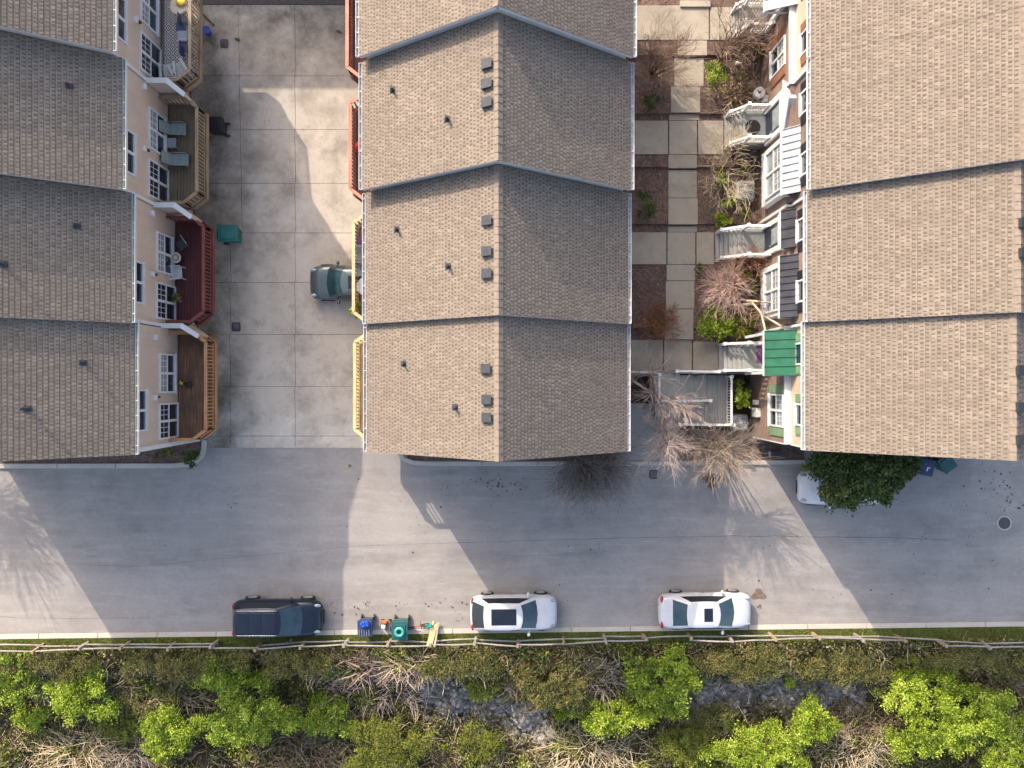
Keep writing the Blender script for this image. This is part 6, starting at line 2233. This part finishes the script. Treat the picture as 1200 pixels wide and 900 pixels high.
for a in [
    ('grey dead twigs on the bank left of the feathery shrub', 55, 790, 24, 22, 150, 'twig_grey'),
    ('straw coloured dead tangle in the middle of the left bank', 208, 818, 30, 14, 170, 'straw'),
    ('pinkish dead branches below the fence under the kerb bins', 430, 782, 62, 16, 330, 'twig_pink'),
    ('tan dead branches below the fence under the lumber', 505, 778, 50, 13, 240, 'straw'),
    ('grey dead twigs in the hollow left of the creek stones', 445, 812, 55, 22, 260, 'twig_grey'),
    ('tan dead stalks on the bank under the front of the white hatchback', 700, 795, 26, 22, 190, 'twig_tan'),
    ('pale dead sticks at the bottom centre of the bank', 690, 876, 50, 26, 300, 'straw', .9, 1.3),
    ('straw coloured dead grass at the bottom left corner', 90, 880, 78, 24, 420, 'straw', .8, 1.2),
    ('grey dead branches at the bottom left of the bank beside the lime rounded shrub', 155, 872, 26, 28, 170, 'twig_grey', .9, 1.4),
    ('brown dead stalks at the bottom of the bank left of the olive shrub', 360, 880, 36, 24, 200, 'twig_brown'),
    ('tan dead grass mound at the bottom right below the creek', 1005, 872, 44, 26, 330, 'straw', .8, 1.2),
    ('brown dead tangle beyond the creek stones', 1010, 843, 34, 14, 160, 'twig_brown'),
    ('brown dead tangle at the right edge below the fence', 1178, 800, 28, 20, 200, 'twig_brown'),
    ('dry twigs poking through the lime foliage at the right', 1150, 850, 40, 26, 130, 'twig_tan', 3.0, 1.0),
    ('reddish dead stalks within the olive brown thicket', 640, 790, 40, 26, 200, 'twig_rust'),
    ('dry grass tangle in the bank between the green shrubs at the left', 130, 800, 36, 20, 170, 'twig_tan')]:
    dead_brush(*a)

# low cover over the whole bank: beyond counting
N = 95000
x = nr.uniform(-29, 29, N)
y = np.array([south_edge(q) - 0.82 for q in x]) - nr.random(N) ** 1.25 * 9.6
cm = np.array([creek_mid(q) for q in x])
clump = np.sin(x * 1.7 + 1.1 * np.sin(y * 2.3)) * np.sin(y * 1.9 + 1.3 * np.sin(x * 1.2)) + 0.35 * nr.normal(size=N)
keep = ((np.abs(y - cm) > 0.7 + 0.45 * np.sin(x * 1.3)) | (x < -4.6) | ((x > 2.2) & (x < 9.4)) | (x > 18.6) | (nr.random(N) < .16)) & (clump > -0.75)
keep |= (y > np.array([south_edge(q) - 2.3 for q in x]))
x, y, clump = x[keep], y[keep], clump[keep]
z = np.array([bank_z(a, b) for a, b in zip(x, y)]) + 0.04 + 0.22 * nr.random(len(x)) * (1 + clump.clip(0, 1))
stuff(leaf_mesh('ground_cover', 'leaf_ground', np.stack([x, y, z], 1), 0.09 + 0.09 * nr.random(len(x)), tint=np.clip(.45 + .3 * clump + .25 * nr.normal(size=len(x)), 0, 1), flat=.3), 'low ivy and weeds covering the creek bank', 'ground cover')
# weedy clumps beyond counting between the shrubs
PT, TT = [], []
for k in range(230):
    px, py = rng.uniform(-10, 1210), 763 + 150 * rng.random()
    q, z = bpt(px, py, .2)
    if (-4.8 < q.x < 2.2 or 9.2 < q.x < 18.6) and abs(q.y - creek_mid(q.x)) < .95:
        continue
    r = rng.uniform(.25, .85)
    n = int(420 * r)
    d = nr.normal(size=(n, 3)) * np.array([r * .5, r * .42, .16]) + np.array([q.x, q.y, z + .22])
    PT.append(d)
    TT.append(np.clip(rng.random() * .75 + .28 * nr.normal(size=n), 0, 1))
stuff(leaf_mesh('undergrowth', 'leaf_weed', np.concatenate(PT), .10 + .07 * nr.random(sum(len(q) for q in PT)), tint=np.concatenate(TT), flat=.4), 'mixed green weeds growing between the bank shrubs', 'undergrowth')
mb = MB()
for k in range(5200):
    xx = rng.uniform(-29, 29)
    yy = south_edge(xx) - 1.1 - rng.random() * 9
    if abs(yy - creek_mid(xx)) < .6 and rng.random() < .7:
        continue
    a = rng.uniform(0, 6.283)
    l = rng.uniform(.25, .9)
    z0 = bank_z(xx, yy) + rng.uniform(.05, .35)
    d = Vector((math.cos(a), math.sin(a), rng.uniform(-.2, .3))) * l
    p = Vector((xx, yy, z0))
    m_ = p + d * .5 + Vector((rng.gauss(0, .08), rng.gauss(0, .08), .06))
    r = rng.uniform(.005, .014)
    mb.tube([p, m_, p + d], [r, r, r * .5], 3, cap=False)
stuff(mb.build('fallen_twigs', 'straw'), 'fallen twigs scattered over the creek bank', 'twigs')

# the rocky creek bed: countless stones in two open patches
def stones(n):
    base = [(-.9, -.5, 0), (0, -.9, 0), (.9, -.45, 0), (.85, .5, 0), (0, .85, 0), (-.85, .45, 0), (-.45, -.25, .7), (.4, -.4, .75), (.45, .3, .7), (-.35, .35, .65)]
    fs0 = [(0, 1, 7, 6), (1, 2, 7), (2, 3, 8, 7), (3, 4, 8), (4, 5, 9, 8), (5, 0, 6, 9), (6, 7, 8, 9)]
    vs, fs, tint = [], [], []
    for k in range(n):
        xx = rng.uniform(-4.7, 2.2) if rng.random() < .42 else rng.uniform(9.3, 18.7)
        yy = creek_mid(xx) + rng.gauss(0, .60)
        z = bank_z(xx, yy)
        s = rng.choice((.04, .05, .06, .08, .10, .14, .2)) * rng.uniform(.7, 1.2)
        a = rng.uniform(0, 6.283)
        b = len(vs)
        for (u, v, w) in base:
            u, v, w = u + rng.gauss(0, .14), v + rng.gauss(0, .14), w + rng.gauss(0, .12)
            vs.append((xx + s * (u * math.cos(a) - v * math.sin(a)), yy + s * (u * math.sin(a) + v * math.cos(a)), z + s * w * .8 - .01))
        fs += [tuple(b + i for i in f) for f in fs0]
        tint += [min(1, max(0, rng.gauss(.42, .24)))] * 10
    me = bpy.data.meshes.new('creek_stones')
    me.from_pydata(vs, [], fs)
    at = me.attributes.new('tint', 'FLOAT', 'POINT')
    at.data.foreach_set('value', tint)
    me.materials.append(M['rock'])
    o = bpy.data.objects.new('creek_stones', me)
    COL.objects.link(o)
    return o
stuff(stones(7500), 'grey stones filling the creek bed', 'stones')

# grass on the verge and leaf litter on the street
N = 30000
x = nr.uniform(-28, 28, N)
e = np.array([south_edge(q) for q in x])
y = e - 0.24 - nr.random(N) * 0.84
patch = np.sin(x * 0.9) * np.sin(x * 2.3 + y * 4) + .5 * nr.normal(size=N)
stuff(leaf_mesh('grass', 'grass', np.stack([x, y, 0.03 + .05 * nr.random(N)], 1), 0.05 + .06 * nr.random(N), tint=np.clip(.5 + .22 * patch, 0, 1), flat=0.0, aspect=.25), 'mown grass on the verge beside the fence', 'grass')
pts, sz = [], []
for (px, py, rx, ry, n) in [(405, 712, 16, 9, 26), (432, 707, 6, 4, 14), (465, 710, 25, 5, 14), (520, 708, 30, 7, 22), (537, 724, 8, 4, 14), (575, 566, 22, 8, 46), (600, 570, 25, 8, 36), (520, 575, 30, 20, 14), (480, 620, 60, 40, 10), (275, 590, 8, 4, 10), (190, 638, 25, 5, 8), (900, 640, 14, 8, 10), (690, 640, 40, 6, 8), (1170, 570, 30, 20, 70), (1100, 640, 60, 30, 24), (1050, 690, 120, 20, 24), (1185, 590, 20, 16, 30), (640, 700, 40, 30, 8), (450, 545, 60, 40, 8), (700, 545, 60, 4, 30), (120, 541, 100, 3, 40)]:
    for k in range(int(n * .55)):
        q = P(px + rng.gauss(0, rx * .6), py + rng.gauss(0, ry * .6))
        if q.y < south_edge(q.x) + .05:
            continue
        pts.append((q.x, q.y, .010 + (.05 if q.y > -3.85 else 0)))
        sz.append(rng.choice((.05, .07, .09, .13)))
stuff(leaf_mesh('leaf_litter', 'litter', pts, np.array(sz), flat=2.5, aspect=.8), 'dark leaf crumbs scattered on the asphalt', 'leaf litter')
N = 5200
x = nr.uniform(4.95, 12.0, N)
y = nr.uniform(0.7, 19, N)
hw_ = (x > 7.6) & (x < 9.3)
keep = ~hw_ & (np.abs((y - 1.4) % 5.3 - 0) > .85) & (np.abs((y - 1.4) % 5.3 - 5.3) > .85)
x, y = x[keep], y[keep]
z = np.array([gz(q) for q in y]) - .035
stuff(leaf_mesh('mulch_litter', 'leaf_dry', np.stack([x, y, z], 1), .05 + .07 * nr.random(len(x)), tint=nr.random(len(x)) ** 2.2, flat=2.0, aspect=.6), 'dry leaf litter on the garden mulch', 'leaf litter')
def stain(px, py, rx, ry):
    q = P(px, py)
    mb = MB()
    n = 22
    vs = []
    for k in range(n):
        a = 2 * math.pi * k / n
        r = 1 + .22 * math.sin(3 * a + px) + rng.gauss(0, .06)
        vs.append((q.x + rx / 23.1 * r * math.cos(a), q.y + ry / 23.1 * r * math.sin(a), .005))
    mb.add(vs, [tuple(range(n))])
    struct(mb.build('road_stain', 'rust_stain'))
stain(889, 697, 8, 6.5)
stain(890, 711, 3, 2.5)
stain(410, 546, 2, 2)
